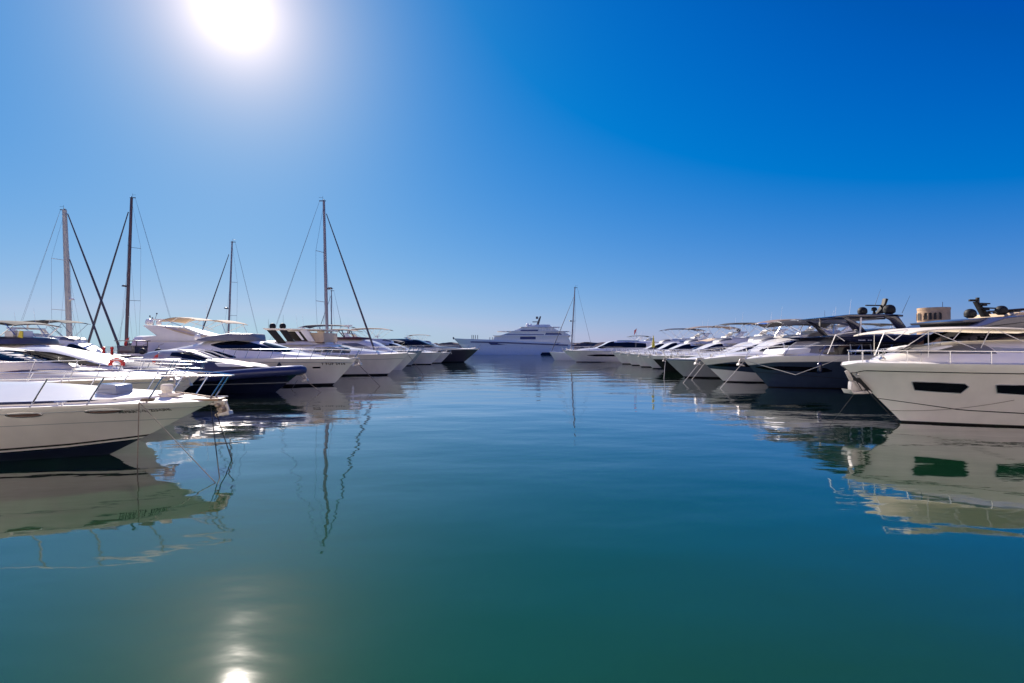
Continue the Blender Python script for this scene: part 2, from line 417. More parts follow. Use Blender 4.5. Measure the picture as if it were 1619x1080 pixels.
    def canopy(s, prof, w, legs=(), mt='canvas', th=.035, crown=.10, name='bimini_canopy', fmat='steel', fr=.016, sag=0, yo=0):
        prof = smooth(prof, 6); rt = []; K = 8
        for x, z in prof: rt.append([(x, yo+w*k/K, z-crown*abs(k/K)**2.2) for k in range(-K, K+1)])
        mb = MB().grid(rt); rb = [[(x, y, z-th) for x, y, z in r] for r in rt]; mb.grid(rb)
        for A, Bq in ((rt[0], rb[0]), (rt[-1], rb[-1])): mb.grid([A, Bq])
        mb.grid([[r[0] for r in rt], [r[0] for r in rb]]); mb.grid([[r[-1] for r in rt], [r[-1] for r in rb]])
        o = mb.build(name, M[mt], s.root)
        if legs:
            mb = MB()
            for (xa, za, xb, zb) in legs:        # (top x, top z, foot x, foot z)
                for sg in (1, -1): mb.tube([(xa, yo+sg*w*.97, za-crown), (xb, yo+sg*w*1.02, zb)], fr, 5)
                mb.tube([(xa, yo+w*.97*k/4, za-crown*abs(k/4)**2.2-th-.01) for k in range(-4, 5)], fr, 5)
            mb.build('bimini_frame', M[fmat], s.root)
        return o
    def slab(s, name, mt, poly, w, bevel=.02, parent=None, ins=0):
        return MB().prism(poly, -w, w).build(name, M[mt], parent or s.root, bevel=bevel)
    def sides(s, name, mt, poly, w, th=.08, bevel=.015):
        for sg in (1, -1):
            a, b = sorted((sg*w, sg*(w-th))); MB().prism(poly, a, b).build(name, M[mt], s.root, bevel=bevel)
    def dome(s, x, y, z, r, mt='white', name='satellite_dome'):
        MB().lathe([(r*.5, 0), (r*.62, .12*r), (r*.95, .35*r), (r, .9*r), (r*.92, 1.3*r), (r*.7, 1.62*r), (r*.4, 1.8*r), (.02, 1.86*r)], (x, y, z), 18).build(name, M[mt], s.root)
    def radar(s, x, y, z, w=.9, mt='white', post=.3):
        mb = MB().lathe([(.07, 0), (.05, post*.7), (.16, post*.75), (.16, post)], (x, y, z), 10)
        mb.box((x, y, z+post+.07), (w, .12, .10), .35); mb.build('radar_scanner', M[mt], s.root)
    def whip(s, x, y, z, h, dx=0, r=.010, mt='white'):
        MB().tube([(x, y, z), (x+dx*.5, y, z+h*.5), (x+dx, y, z+h)], [r*1.4, r, r*.6], 5).build('whip_antenna', M[mt], s.root)
    def anchor(s, mt='steel', sc_=1, x=.05, z=None, down=0):
        z = s.zs0 if z is None else z; k = sc_
        mb = MB().box((x-.10*k, 0, z+.02), (.7*k, .16*k, .05)).box((x-.0, .07*k, z+.06), (.5*k, .02, .1)).box((x-.0, -.07*k, z+.06), (.5*k, .02, .1))
        mb.prism([(x+.15*k, z+.02), (x+.27*k, z+.07), (x+.42*k, z-.28*k), (x+.32*k, z-.36*k)], -.03*k, .03*k)
        mb.prism([(x+.42*k, z-.26*k), (x+.48*k, z-.42*k), (x-.12*k, z-.50*k), (x+.05*k, z-.36*k)], -.16*k, .16*k)
        return mb.build('bow_anchor', M[mt], s.root, bevel=.01)
    def text(s, txt, x, z, size, mt='black', name='registration_number', fn=None, parent=None, sp=1.1):
        c = bpy.data.curves.new('letters', 'FONT'); c.body = txt; c.size = size; c.space_character = sp; c.extrude = 0; c.offset = size*.035
        t = bpy.data.objects.new('letters', c); col.objects.link(t); dg = bpy.context.evaluated_depsgraph_get(); dg.update()
        me = bpy.data.meshes.new_from_object(t.evaluated_get(dg)); bpy.data.objects.remove(t)
        fn = fn or (lambda a, b: s.hb(a, b)); L = max(v.co.x for v in me.vertices)
        # subdivide long faces so the letters follow the curve of the side
        for v in me.vertices:
            xx = x+v.co.x*s.d; zz = z+v.co.y; v.co = Vector((xx, s.ns*(fn(xx, zz)+.016), zz))
        me.materials.clear(); me.materials.append(M[mt]); o = bpy.data.objects.new(name, me); col.objects.link(o); o.parent = parent or s.root
        return o
    def world(s, x, y, z):                   # local -> world (yaw ignored)
        return Vector((s.Xb+x*s.d, s.Yc+y*s.d, z))

def rope(a, b, label, mt='rope', r=.016, sag=.0, group=None, n=14):
    a, b = Vector(a), Vector(b); mid = (a+b)/2; pts = []
    for i in range(n+1):
        t = i/n; p = a.lerp(b, t); p.z -= 4*sag*t*(1-t); pts.append(p-a)
    o = MB().tube(pts, r, 6).build('mooring_rope', M[mt], label=label, cat='mooring rope', group=group); o.location = a; return o
def fender(p, label, mt='white', L=.6, r=.12, group=None):
    o = empty('fender', p, 0, label=label, cat='fender', group=group)
    MB().lathe([(.02, -L/2-.04), (.05, -L/2), (r*.8, -L/2+.06), (r, -L/2+.14), (r, L/2-.14), (r*.8, L/2-.06), (.05, L/2), (.02, L/2+.05)], n=14).build('fender_body', M[mt], o)
    MB().tube([(0, 0, L/2), (0, 0, L/2+.45)], .009, 5).build('fender_rope', M['ropew'], o); return o
# ------------------------------------------------------------------ near left cruiser (only its foredeck is in view)
b = Boat('motor_cruiser', 'long white sport cruiser nearest on the left, navy bottom and pinstripes, oval portholes', 'motor cruiser', 'L', 341, 11.6, 12.2, 3.9,
         sheerpx=[(341, 633, 0), (230, 638, -.95), (120, 642, -1.5), (0, 646, -1.8), (-300, 650, -1.9)], rake=2.55, q=1.02, hull='offwhite', group='boats moored on the left')
L1 = b
zl = lambda x: interp([(-12.2, .16), (-6, .24), (-3.6, .33), (-2.5, .44)], x)
b.strip('antifouling', 'antifoul', -.44, lambda x: zl(x)-.05, eps=.004)
b.strip('boot_stripe', 'black', zl, lambda x: zl(x)+.05, eps=.005)
b.strip('boot_stripe', 'white', lambda x: zl(x)-.05, lambda x: zl(x), eps=.006)
b.strip('boot_stripe', 'navy', lambda x: zl(x)-.085, lambda x: zl(x)-.055, eps=.007)
b.band('gunwale_band', 'white', .0, .13, eps=.022)
b.band('styling_line', 'grey', .42, .435, eps=.004)
b.rub('grey', .018, .13)
for px in (44, 140):
    x0 = b.x(px, -1.5); z0 = b.z(655 if px == 44 else 653.5, -1.5)
    for sg in (1, -1):
        mbp = MB(); mbr = MB()
        pts = [(x0+.29*math.cos(t*math.pi/12), z0+.055*math.sin(t*math.pi/12)) for t in range(25)]
        mbr.tube([(x, sg*(b.hb(x, z)+.012), z) for x, z in pts], .013, 5)
        rows = [[(x, sg*(b.hb(x, z)+.006), z) for x, z in ((x0+.27*c, z0-.045*s_), (x0+.27*c, z0), (x0+.27*c, z0+.045*s_))] for c, s_ in ((math.cos(t*math.pi/12), math.sin(t*math.pi/12)) for t in range(13))]
        mbp.grid(rows)
        o = mbr.build('porthole', M['steel'], b.root); mbp.build('porthole_glass', M['brown'], o)
b.text('HI7SUI T-2  ZU-UNI', b.x(176, -1.15), b.z(656, -1.15), .085)
T = b.house('foredeck_trunk', 'white', b.P([(262, 630), (228, 622.5), (180, 615), (120, 608), (60, 604), (0, 603), (-120, 602), (-260, 600)], 0), 1.6, nose=2.6, a=.0, follow=.32, roof=True, base=lambda x: b.zs(x)+.09)
b.strip('trunk_window', 'navy', 0, 0, n=2) if 0 else [MB().tube([(x, sg*(T.w(x)+.01), T.base(x)-.02) for x in [b.x(p, -1.3) for p in (-250, -120, 0, 60, 120, 160)]], [.03, .03, .03, .028, .02, .008], 5).build('trunk_moulding', M['navy'], T.o) for sg in (1, -1)]
b.house('wheelhouse', 'white', [(-12, 2.3), (-9.5, 2.7), (-7.6, 2.55), (-6.4, 1.8)], 1.5, nose=1.6)
mbh = MB(); xh = b.x(195, 0); mbh.box((xh, -.25, T.top and interp(T.top, xh)+.07), (.46, .5, .05)); mbh.prism([(xh-.24, interp(T.top, xh)-.03), (xh+.24, interp(T.top, xh)-.05), (xh+.22, interp(T.top, xh)+.16), (xh-.16, interp(T.top, xh)+.2)], -.5, 0.0)
mbh.build('foredeck_hatch', M['plexi'], b.root, bevel=.02)
MB().tube([(xh-.75, -.75, interp(T.top, xh)-.03), (xh-.5, -.8, interp(T.top, xh)-.06), (xh-.25, -.85, interp(T.top, xh)-.06), (xh-.1, -.88, interp(T.top, xh)-.13)], .014, 6).build('grab_rail', M['steel'], b.root)
xw = b.x(264, 0); zw = b.zs(xw)+.05
o = MB().lathe([(.16, 0), (.17, .05), (.10, .09), (.10, .14), (.13, .16), (.13, .27), (.10, .30)], (xw, 0, zw), 16).box((xw+.1, 0, zw+.05), (.5, .22, .07)).build('windlass', M['cawhite'], b.root, bevel=.01)
MB().tube([(xw+.2, .02, zw+.1), (xw+.6, 0, zw+.06), (.05, 0, b.zs0+.05)], .02, 6).build('anchor_chain', M['chain'], b.root)
MB().box((-.30, 0, b.zs0+.03), (.9, .34, .05)).build('bow_platform', M['teak'], b.root, bevel=.015)
mbx = MB(); random.seed(3)
for k in range(26): mbx.lathe([(.02, -.05), (.05, -.02), (.055, .02), (.02, .05)], (.12+random.uniform(-.10, .10), random.uniform(-.08, .08), b.zs0-.02-.013*k+random.uniform(-.02, .02)), 7)
mbx.build('chain_bundle', M['chain'], b.root)
b.anchor('alu', .55, x=.12, z=b.zs0-.10)
b.rail(-8.4, h=.60, hb=.56, n=10, slant=.36, r=.017, mid=False, fwd=.05)
for px_ in (120, 300):
    xc = b.x(px_, -1); yy = -(b.HB(-xc/b.L, 1)-.2)
    MB().tube([(xc-.13, yy, b.zs(xc)+.07), (xc+.13, yy, b.zs(xc)+.07)], .016, 6).tube([(xc-.05, yy, b.zs(xc)), (xc-.05, yy, b.zs(xc)+.07)], .014, 6).tube([(xc+.05, yy, b.zs(xc)), (xc+.05, yy, b.zs(xc)+.07)], .014, 6).build('mooring_cleat', M['steel'], b.root)
cl = b.x(222, -.95); clp = b.world(cl, -(b.HB(-cl/b.L, 1)+.03), b.zs(cl)+.03)
mc = MB(); 
for k in range(3): mc.tube([(clp.x+.14*math.cos(t*.6)+.05+k*.02, clp.y+.16+.07*math.sin(t*.6), clp.z+.015+k*.02) for t in range(11)], .014, 6)
mc.build('rope_coil', M['rope'], label='loose coil of brown rope on the gunwale of the nearest left cruiser', cat='rope')
def pw(px, py, Y): return (wx(px, Y), Y, wz(py, Y))
rope(clp, (clp.x-.02, clp.y-.02, -.05), 'brown mooring rope hanging straight down from the nearest left cruiser side', 'rope', .011)
rope(clp, (wx(343, 9.15), 9.15, -.02), 'brown mooring rope running slantwise right from the rope coil into the water', 'rope', .008)
rope((L1.Xb-.12, 11.6, L1.zs0-.12), (wx(322, 8.9), 8.9+.5, -.05), 'black mooring rope dropping straight down from the left cruiser bow tip', 'ropeb', .010)
rope((L1.Xb-.02, 11.6, L1.zs0-.2), (wx(367, 11.0), 11.0, -.02), 'black mooring rope slanting right from the left cruiser bow tip', 'ropeb', .012)

# ------------------------------------------------------------------ cream cruiser behind it
b = Boat('motor_cruiser', 'cream coloured cruiser second from the camera on the left, dark side glass and covered windscreen', 'motor cruiser', 'L', 268, 16, 13, 4.1,
         sheerpx=[(268, 598, 0), (150, 602, -1.4), (0, 606, -1.9), (-300, 608, -2)], rake=1.5, hull='offwhite', group='boats moored on the left')
b.band('gunwale_band', 'cream', 0, .10, eps=.02); b.rub('grey', .025, .12)
T = b.house('foredeck_trunk', 'cream', b.P([(215, 595), (170, 588), (110, 582), (40, 577), (-80, 574), (-200, 572)], 0), 1.45, nose=2.6, n=3.4)
b.win(T, b.P([(-40, 590), (40, 591), (160, 591.5)], -1.3), b.P([(-40, 585), (40, 586), (160, 590.5)], -1.3), 'trunk_window', 'brown')
W = b.house('wheelhouse', 'cream', b.P([(118, 579), (85, 568), (45, 558), (8, 551), (-60, 546), (-200, 543)], 0), 1.45, nose=2.3, n=3.6)
b.win(W, b.P([(-60, 562), (20, 573), (108, 580)], -1.1), b.P([(-60, 552), (20, 558), (70, 568), (108, 578.5)], -1.1), 'side_window', 'glass')
b.rail(-8, h=.62, n=9, slant=.25, r=.013, fwd=.1)
for q in ((20, 560), (60, 566)):
    MB().tube([(b.x(q[0]-18, -.3), -.4, b.z(q[1]-5, -.3)+.06), (b.x(q[0]+18, -.3), -.5, b.z(q[1]+6, -.3)+.06)], .012, 5).build('windscreen_wiper', M['black'], b.root)
b.anchor('alu', .6, x=0)
L2 = b
# red horseshoe lifebuoy on its rail
rl = L2.x(152, -1.6); rp = L2.world(rl, -(L2.HB(-rl/L2.L, 1)-.1), L2.zs(rl)+.48)
o = MB().tube([(.20*math.cos(t*math.pi/12), 0, .20*math.sin(t*math.pi/12)*.75) for t in range(-1, 14)], .055, 8).build('lifebuoy', M['red'], label='red horseshoe lifebuoy on the rail of the cream cruiser at left', cat='lifebuoy'); o.location = rp

# ------------------------------------------------------------------ white cruiser with rounded roof
b = Boat('motor_cruiser', 'white cruiser third on the left with low rounded roof and slanted dark side window', 'motor cruiser', 'L', 292, 19.8, 12.5, 3.7,
         sheerpx=[(292, 600, 0), (180, 600, -1.5), (0, 600, -1.8)], rake=1.4, hull='offwhite', group='boats moored on the left')
b.rub('grey', .03, .06)
T = b.house('foredeck_trunk', 'white', b.P([(255, 595), (215, 588), (170, 584), (100, 580)], 0), 1.35, nose=2.3, n=3.2)
W = b.house('wheelhouse', 'white', b.P([(190, 584), (172, 573), (140, 561), (108, 553), (75, 548.5), (45, 549), (20, 552), (-80, 556)], 0), 1.4, nose=2.6, n=3.2)
b.win(W, b.P([(20, 572), (60, 577), (122, 578)], -1.15), b.P([(20, 557), (55, 557), (90, 565), (122, 577)], -1.15), 'side_window', 'glass')
b.win(W, b.P([(128, 579), (178, 583)], -1.0), b.P([(128, 577), (178, 582)], -1.0), 'side_window', 'brown')
b.rail(-8, h=.62, n=9, slant=.22, r=.014, fwd=.1)
b.anchor('alu', .6, x=0)
MB().tube([(b.x(118, -.5), -.5, b.z(569, -.5)+.1), (b.x(140, -.5), -.55, b.z(577, -.5)+.1)], .016, 5).build('windscreen_wiper', M['black'], b.root)

# ------------------------------------------------------------------ flybridge cruiser whose bridge stands at the left edge
b = Boat('motor_yacht', 'grey flybridge yacht at the left edge, black bimini over white bridge seats', 'motor yacht', 'L', 318, 23.5, 14, 3.6,
         sheerpx=[(318, 592, 0), (200, 590, -1.5), (0, 590, -1.8)], rake=1.3, hull='offwhite', group='boats moored on the left')
b.rub('grey', .03, .06)
T = b.house('foredeck_trunk', 'cagrey', b.P([(290, 588), (240, 578), (200, 571), (150, 570)], 0), 1.35, nose=2.5, n=3.4)
W = b.house('deckhouse', 'offwhite', b.P([(215, 574), (185, 566), (110, 552), (70, 545), (40, 543), (-40, 543)], 0), 1.4, nose=2.6, n=3.6)
b.win(W, b.P([(-20, 566), (60, 567), (170, 572)], -1.2), b.P([(-20, 556), (50, 556), (100, 561), (170, 571)], -1.2), 'side_window', 'glass')
K = b.house('flybridge_coaming', 'charcoal', b.P([(46, 542), (43, 534), (20, 532), (-60, 531)], -.8), 1.25, base=b.z(544, -.6), nose=.6, n=6, follow=None)
MB().box((b.x(22, -.4), -.4, b.z(528, -.4)), (.42, .5, .28)).box((b.x(40, -.4), -.4, b.z(530, -.4)), (.30, .5, .40)).build('bridge_seat', M['cush'], b.root, bevel=.05)
MB().prism(b.PP([(27, 540), (37, 540), (37, 524), (33, 523)], -.8), -.85, -.80).build('folded_side_panel', M['yellow'], b.root)
xa_, xb_ = b.x(-50, -.9), b.x(33, -.9)
b.canopy(b.P([(-60, 508), (-20, 505.5), (12, 507), (33, 511)], -.9), 1.15, [(b.x(30, -.9), b.z(510.5, -.9), b.x(6, -.9), b.z(534, -.9)), (b.x(14, -.9), b.z(507, -.9), b.x(34, -.9), b.z(530, -.9))], 'cablack', fr=.018)
b.rail(-7.5, h=.6, n=8, slant=.2, r=.014, fwd=.1)
b.anchor('alu', .6, x=0)

# ------------------------------------------------------------------ navy rigid inflatable
b = Boat('inflatable_boat', 'big navy blue rigid inflatable with grey console hood and dark hull', 'inflatable boat', 'L', 478, 27.2, 14, 3.9,
         sheerpx=[(478, 586, 0), (415, 590, -1.5), (327, 597, -1.9), (200, 601, -1.9)], rake=1.5, hull='navy', group='boats moored on the left', q=1.0, full=1.1)
pts = []
for i in range(29):
    u = (1-i/28)**1.7; x = -b.L*u; pts.append((x, b.HB(u, 1)+.02, b.zs(x)+.02))
ring = [(x, -y, z) for x, y, z in pts]+[(x, y, z) for x, y, z in pts[-2::-1]]
b_ = MB().tube(ring, .25, 14).build('inflatable_tube', M['tube'], b.root, angle=60)
MB().tube([(x, y-.02 if y < 0 else y+.02, z+.245) for x, y, z in ring], .03, 6).build('tube_top_highlight', M['ltblue'], b.root)  # pale strip paints the highlight along the tube top
b.strip('spray_rail', 'grey', lambda x: .50+.03*(x+14)/12, lambda x: .54+.03*(x+14)/12, eps=.05)
b.text('KORIBA', b.x(452, -1.0), b.z(588, -1.0)+.05, .10, 'white', 'name_lettering', fn=lambda x, z: b.hb(x, b.zs(x))+.262)
D = b.house('foredeck_trunk', 'charcoal', b.P([(430, 581), (395, 574), (340, 567), (300, 566), (230, 566)], 0), 1.25, nose=3, n=4)
MB().prism(b.PP([(336, 574.5), (342, 580.5), (392, 580.2), (372, 576), (350, 574)], -1.2), -1.05, 1.05).build('sun_pad', M['cush'], b.root, bevel=.04)
W = b.house('console_hood', 'grey', b.P([(343, 569), (328, 563), (308, 556), (290, 552.5), (262, 553), (240, 556)], -.3), 1.15, nose=1.8, n=4, base=1.2)
b.wrap(W, b.x(300, -.3), b.x(336, -.3), .25, .9)
b.win(W, b.P([(268, 563), (300, 566)], -1), b.P([(268, 557), (300, 557)], -1), 'side_window')
for yy in (-.85, .0, .85):
    MB().tube([(x, yy*(1 if k else 1), z+.05) for k, (x, z) in enumerate(b.PP([(286, 554.5), (308, 558), (340, 570)], -.6))], .035, 6).build('windscreen_frame', M['white'], b.root)
b.anchor('alu', .7, x=.0, z=b.zs0-.28)
MB().box((b.x(250, -.5), -.3, 1.45), (.7, .9, .5)).build('pilot_seat', M['brown'], b.root, bevel=.05)
RIB = b

# ------------------------------------------------------------------ work boat with ball fenders
o = empty('work_boat', (wx(228, 33.5), 33.5, 0), 0, label='dark low work boat with open helm between the navy inflatable and beige bimini yacht', cat='work boat')
mbw = MB(); rows = []
for i in range(13):
    t = i/12; ww = 1.1*(1-max(0, (t-.6)/.4)**2)**.6+.01; xx = -2.3+4.6*t; rows.append([(xx, -ww, 1.9), (xx, -ww*.85, .2), (xx, 0, -.3), (xx, ww*.85, .2), (xx, ww, 1.9)])
mbw.grid(rows); mbw.add(rows[0], [(0, 1, 2, 3, 4)]); mbw.build('hull', M['black'], o)
MB().box((-.1, 0, 1.88), (4.2, 2.0, .05)).build('deck', M['cagrey'], o)
MB().box((-.8, 0, 2.35), (1.2, 1.2, .55)).box((-.8, 0, 2.95), (1.5, 1.4, .06)).box((-.15, .5, 2.7), (.05, .05, .5)).box((-1.45, .5, 2.7), (.05, .05, .5)).box((-.15, -.5, 2.7), (.05, .05, .5)).box((-1.45, -.5, 2.7), (.05, .05, .5)).build('helm_console', M['charcoal'], o, bevel=.04)
MB().box((-.8, -.605, 2.4), (.8, .02, .25)).build('console_window', M['greyglass'], o)
for k, px in enumerate((-1.75, -1.2)):
    MB().lathe([(.05, 0), (.09, .1), (.07, .45), (.1, .5), (.09, .62), (.02, .66)], (px, -1.25, 1.9), 10).build('red_fuel_can', M['red'], o)
WB = o
for k, px in enumerate((225, 250)):
    f = empty('ball_fender', (wx(px, 32.2), 32.2, wz(555.5, 32.2)), label='round black ball fender on work boat, '+('left one of the two' if k == 0 else 'right one of the two'), cat='fender', group='ball fenders on the work boat')
    MB().lathe([(.2*math.sin(max(.05, t*math.pi/12)), -.21*math.cos(t*math.pi/12)) for t in range(12)]+[(.03, .21)], n=18).build('fender_ball', M['rubber'], f)
    MB().tube([(0, 0, .2), (0, .1, .42), (0, .5, .5)], .02, 6).build('fender_rope', M['rope'], f)

# ------------------------------------------------------------------ white sedan yacht with registration letters
b = Boat('motor_yacht', 'white sports yacht with long oval dark saloon window and black registration letters on its bow', 'motor yacht', 'L', 563, 32, 14, 4.5,
         sheerpx=[(563, 567.5, 0), (500, 567, -1.8), (380, 566.5, -2.2), (240, 567, -2.2)], rake=1.55, hull='offwhite', group='boats moored on the left')
L5 = b
b.strip('boot_stripe', 'black', -.44, .14, eps=.005); b.band('gunwale_band', 'white', .0, .22, eps=.02); b.rub('grey', .03, .25)
T = b.house('foredeck_trunk', 'white', b.P([(522, 565), (495, 560), (460, 555), (430, 552), (330, 552)], 0), 1.6, nose=3, n=3.4)
W = b.house('deckhouse', 'white', b.P([(488, 561), (467, 554.5), (445, 548), (407, 538), (376, 534), (350, 535), (329, 539), (305, 545), (250, 556)], -.4), 1.7, nose=3.8, n=3.4, a=.3)
b.win(W, b.P([(331, 546), (350, 551), (375, 553.6), (440, 556.5)], -1.4), b.P([(331, 544.5), (345, 541), (367, 538.7), (390, 541), (415, 547), (440, 555.5)], -1.4), 'saloon_window', 'glass')
b.win(W, b.P([(322, 566), (374, 565.5)], -1.6), b.P([(322, 553), (345, 556), (374, 564)], -1.6), 'aft_window', 'glass')
b.wrap(W, b.x(420, -.4), b.x(462, -.4), .62, .97, tla=.9)
K = b.house('flybridge_screen', 'greyglass', b.P([(411, 537), (404, 527.5), (372, 527), (341, 531.5), (325, 536)], -.4), 1.35, base=lambda x: b.z(539, -.4), nose=1.2, n=8, follow=None, a=.05, smooth_top=False)
b.rail(b.x(330, -2.1), h=.58, n=12, slant=.25, r=.016, fwd=.1, mid=False)
b.text('7 BUP 2438', b.x(507, -1.3), b.z(577.5, -1.3), .20, sp=1.3)
b.hwin(b.P([(490, 583.2), (501, 583.2)], -1.6), b.P([(490, 580.6), (501, 580.6)], -1.6), 'hull_porthole')
MB().box((-.2, 0, b.zs0+.03), (.8, .4, .07)).build('bow_platform', M['grey'], b.root, bevel=.02)
b.anchor('alu', .9, x=-.05, z=b.zs0-.02)
b.whip(-10.2, .5, 3.2, 2.2); b.dome(-10.5, 0, 3.0, .2)
fender(b.world(b.x(443, -2.2), -(b.B/2+.08), 1.35), 'black ball fender hanging on the side of the white oval window yacht', 'rubber', .4, .13)

# ------------------------------------------------------------------ flybridge yacht with beige bimini
b = Boat('motor_yacht', 'tall cream white flybridge yacht under a wavy beige bimini', 'motor yacht', 'L', 505, 37.2, 18, 4.8,
         sheerpx=[(505, 566, 0), (400, 565, -2), (150, 564, -2.3)], rake=1.7, hull='offwhite', group='boats moored on the left')
T = b.house('foredeck_trunk', 'offwhite', b.P([(470, 563), (430, 555), (390, 548)], 0), 1.7, nose=3.5, n=3.4)
W = b.house('deckhouse', 'offwhite', b.P([(430, 557), (400, 545), (365, 533), (330, 530), (228, 531)], -.6), 1.95, nose=4, n=6, a=.1)
b.win(W, b.P([(300, 556), (380, 558)], -1.9), b.P([(300, 545), (345, 546), (380, 556)], -1.9), 'saloon_window')
for k in range(3): b.win(W, b.P([(236+16*k, 536.4), (262+9*k, 536.4)], -1.9), b.P([(236+16*k, 535.4), (262+9*k, 535.4)], -1.9), 'louvre', 'canvas')
b.slab('flybridge_coaming', 'offwhite', b.PP([(229, 514.5), (253, 514.5), (281, 521.5), (307, 528.5), (345, 532), (358, 534), (356, 540), (230, 540), (228, 533), (251, 531)], -1.6), 1.85, .05)
MB().prism(b.PP([(254, 515), (281, 522), (307, 529), (345, 532.3), (341, 534), (305, 531), (279, 524)], -1.7), -1.9, -1.85).build('coaming_trim', M['canvas'], b.root)
b.dome(b.x(236, -.6), -.6, b.z(514, -.6), .26); b.dome(b.x(248, .5), .7, b.z(514, .7), .2)
b.radar(b.x(250.5, -.3), -.3, b.z(512, -.3), .75, 'white', .25)
mbt = MB()
for q in ((237, 500), (248, 496), (241, 503)): mbt.tube([(b.x(242, 0), 0, b.z(515)), (b.x(q[0], 0), .0, b.z(q[1]))], .015, 5).lathe([(.03, -.06), (.06, 0), (.03, .06)], (b.x(q[0]), 0, b.z(q[1])), 8)
mbt.build('light_mast', M['dsteel'], b.root)
b.canopy(b.P([(253, 507), (264, 502.5), (279, 500.5), (300, 502), (312, 505)], -1.4), 1.45, [(b.x(258, -1.4), b.z(503.5, -1.4), b.x(300, -1.4), b.z(520, -1.4)), (b.x(281, -1.4), b.z(501, -1.4), b.x(262, -1.4), b.z(516, -1.4)), (b.x(306, -1.4), b.z(503, -1.4), b.x(278, -1.4), b.z(521, -1.4))], 'canvas', fr=.02, crown=.06)
b.canopy(b.P([(313, 505.2), (322, 505.5), (341, 505), (352, 507), (359, 510)], -1.4), 1.45, [(b.x(356, -1.4), b.z(508, -1.4), b.x(320, -1.4), b.z(525, -1.4)), (b.x(322, -1.4), b.z(505, -1.4), b.x(321, -1.4), b.z(524, -1.4)), (b.x(350, -1.4), b.z(507, -1.4), b.x(358, -1.4), b.z(528, -1.4))], 'canvas', fr=.02, crown=.06)
b.rail(-9, h=.6, n=9, slant=.2, r=.016)

# ------------------------------------------------------------------ big white yacht with hardtop on dark slanted legs
b = Boat('motor_yacht', 'large white yacht with flat hardtop on slanted dark panels and two black domes', 'motor yacht', 'L', 646, 43, 19, 5.2,
         sheerpx=[(646, 558, 0), (600, 560, -2.1), (500, 561, -2.5), (380, 561, -2.5)], rake=1.9, hull='offwhite', group='boats moored on the left')
b.strip('boot_stripe', 'black', -.44, .14, eps=.005); b.band('styling_line', 'grey', .45, .49)
T = b.house('foredeck_trunk', 'white', b.P([(620, 558), (585, 553), (560, 550), (520, 548)], 0), 1.9, nose=4, n=3.4)
W = b.house('deckhouse', 'white', b.P([(600, 559), (575, 556), (553, 550), (538, 546), (515, 543.5), (470, 543), (400, 543)], -.6), 2.1, nose=4.4, n=4.5, a=.15)
b.win(W, b.P([(488, 554), (500, 556.5), (560, 558.5)], -1.9), b.P([(488, 553), (500, 549.5), (520, 548.2), (540, 552), (560, 557.5)], -1.9), 'saloon_window')
b.wrap(W, b.x(540, -.6), b.x(580, -.6), .5, .95, tla=.9)
b.house('flybridge_coaming', 'offwhite', b.P([(516, 543), (510, 540), (460, 539), (400, 539)], -1.5), 1.95, base=b.z(545, -1.5), nose=2, n=7, follow=None)
b.slab('hardtop', 'cawhite', b.PP([(417, 519), (512, 520.5), (512, 522.3), (422, 522)], -1.6), 1.9, .02)
for q in ([(421, 522), (435, 522), (453, 544), (440, 544)], [(441, 522), (453, 522), (465, 540), (454, 540)]): b.sides('hardtop_leg', 'black', b.PP(q, -1.9), 1.85, .08)
b.sides('hardtop_leg', 'offwhite', b.PP([(473, 522), (486, 522), (497, 540), (487, 540)], -1.9), 1.84, .08)
b.slab('flybridge_bulkhead', 'canvas', b.PP([(488, 526), (512, 526), (512, 541), (494, 541)], -1.6), 1.6)
b.slab('flybridge_seat', 'brown', b.PP([(462, 543), (464, 539.5), (508, 538), (511, 543)], -1.4), 1.5, .03)
for px in (431, 447): b.dome(b.x(px, -.6), -.6, b.z(520, -.6), .27, 'black')
for px, t in ((427, 505), (450, 498)): b.whip(b.x(px, -.6), -.9, b.z(520, -.6), b.z(t, -.6)-b.z(520, -.6), .02, mt='black')
b.rail(-11, h=.62, n=10, slant=.25, r=.018)
L6 = b

# ------------------------------------------------------------------ flybridge yacht with burgundy covers
b = Boat('motor_yacht', 'white flybridge yacht with taupe bimini and burgundy bridge cushions behind the tall grey mast', 'motor yacht', 'L', 660, 52, 16, 4.6,
         sheerpx=[(660, 559, 0), (560, 558, -2), (400, 558, -2.3)], rake=1.7, hull='offwhite', group='boats moored on the left')
W = b.house('deckhouse', 'offwhite', b.P([(628, 558), (608, 549), (590, 540), (570, 536), (505, 535)], -.6), 1.9, nose=4, n=5)
b.win(W, b.P([(540, 551), (585, 551.5)], -1.8), b.P([(540, 543), (562, 542), (585, 549)], -1.8), 'saloon_window', 'greyglass')
b.slab('bridge_cushion', 'caburg', b.PP([(512, 536), (518, 533), (571, 533), (573, 536)], -1.6), 1.7, .04)
b.canopy(b.P([(516, 522), (525, 519.5), (548, 520), (561, 522.5)], -1.4), 1.5, [(b.x(540, -1.4), b.z(520, -1.4), b.x(546, -1.4), b.z(534, -1.4)), (b.x(520, -1.4), b.z(521, -1.4), b.x(530, -1.4), b.z(534, -1.4))], 'catan', fmat='dsteel', fr=.05, crown=.08)
b.whip(b.x(538, 0), 0, b.z(520), 1.2, mt='black'); b.radar(b.x(551, 0), 0, b.z(520), .8)
b.rail(-9, h=.6, n=8, r=.018)

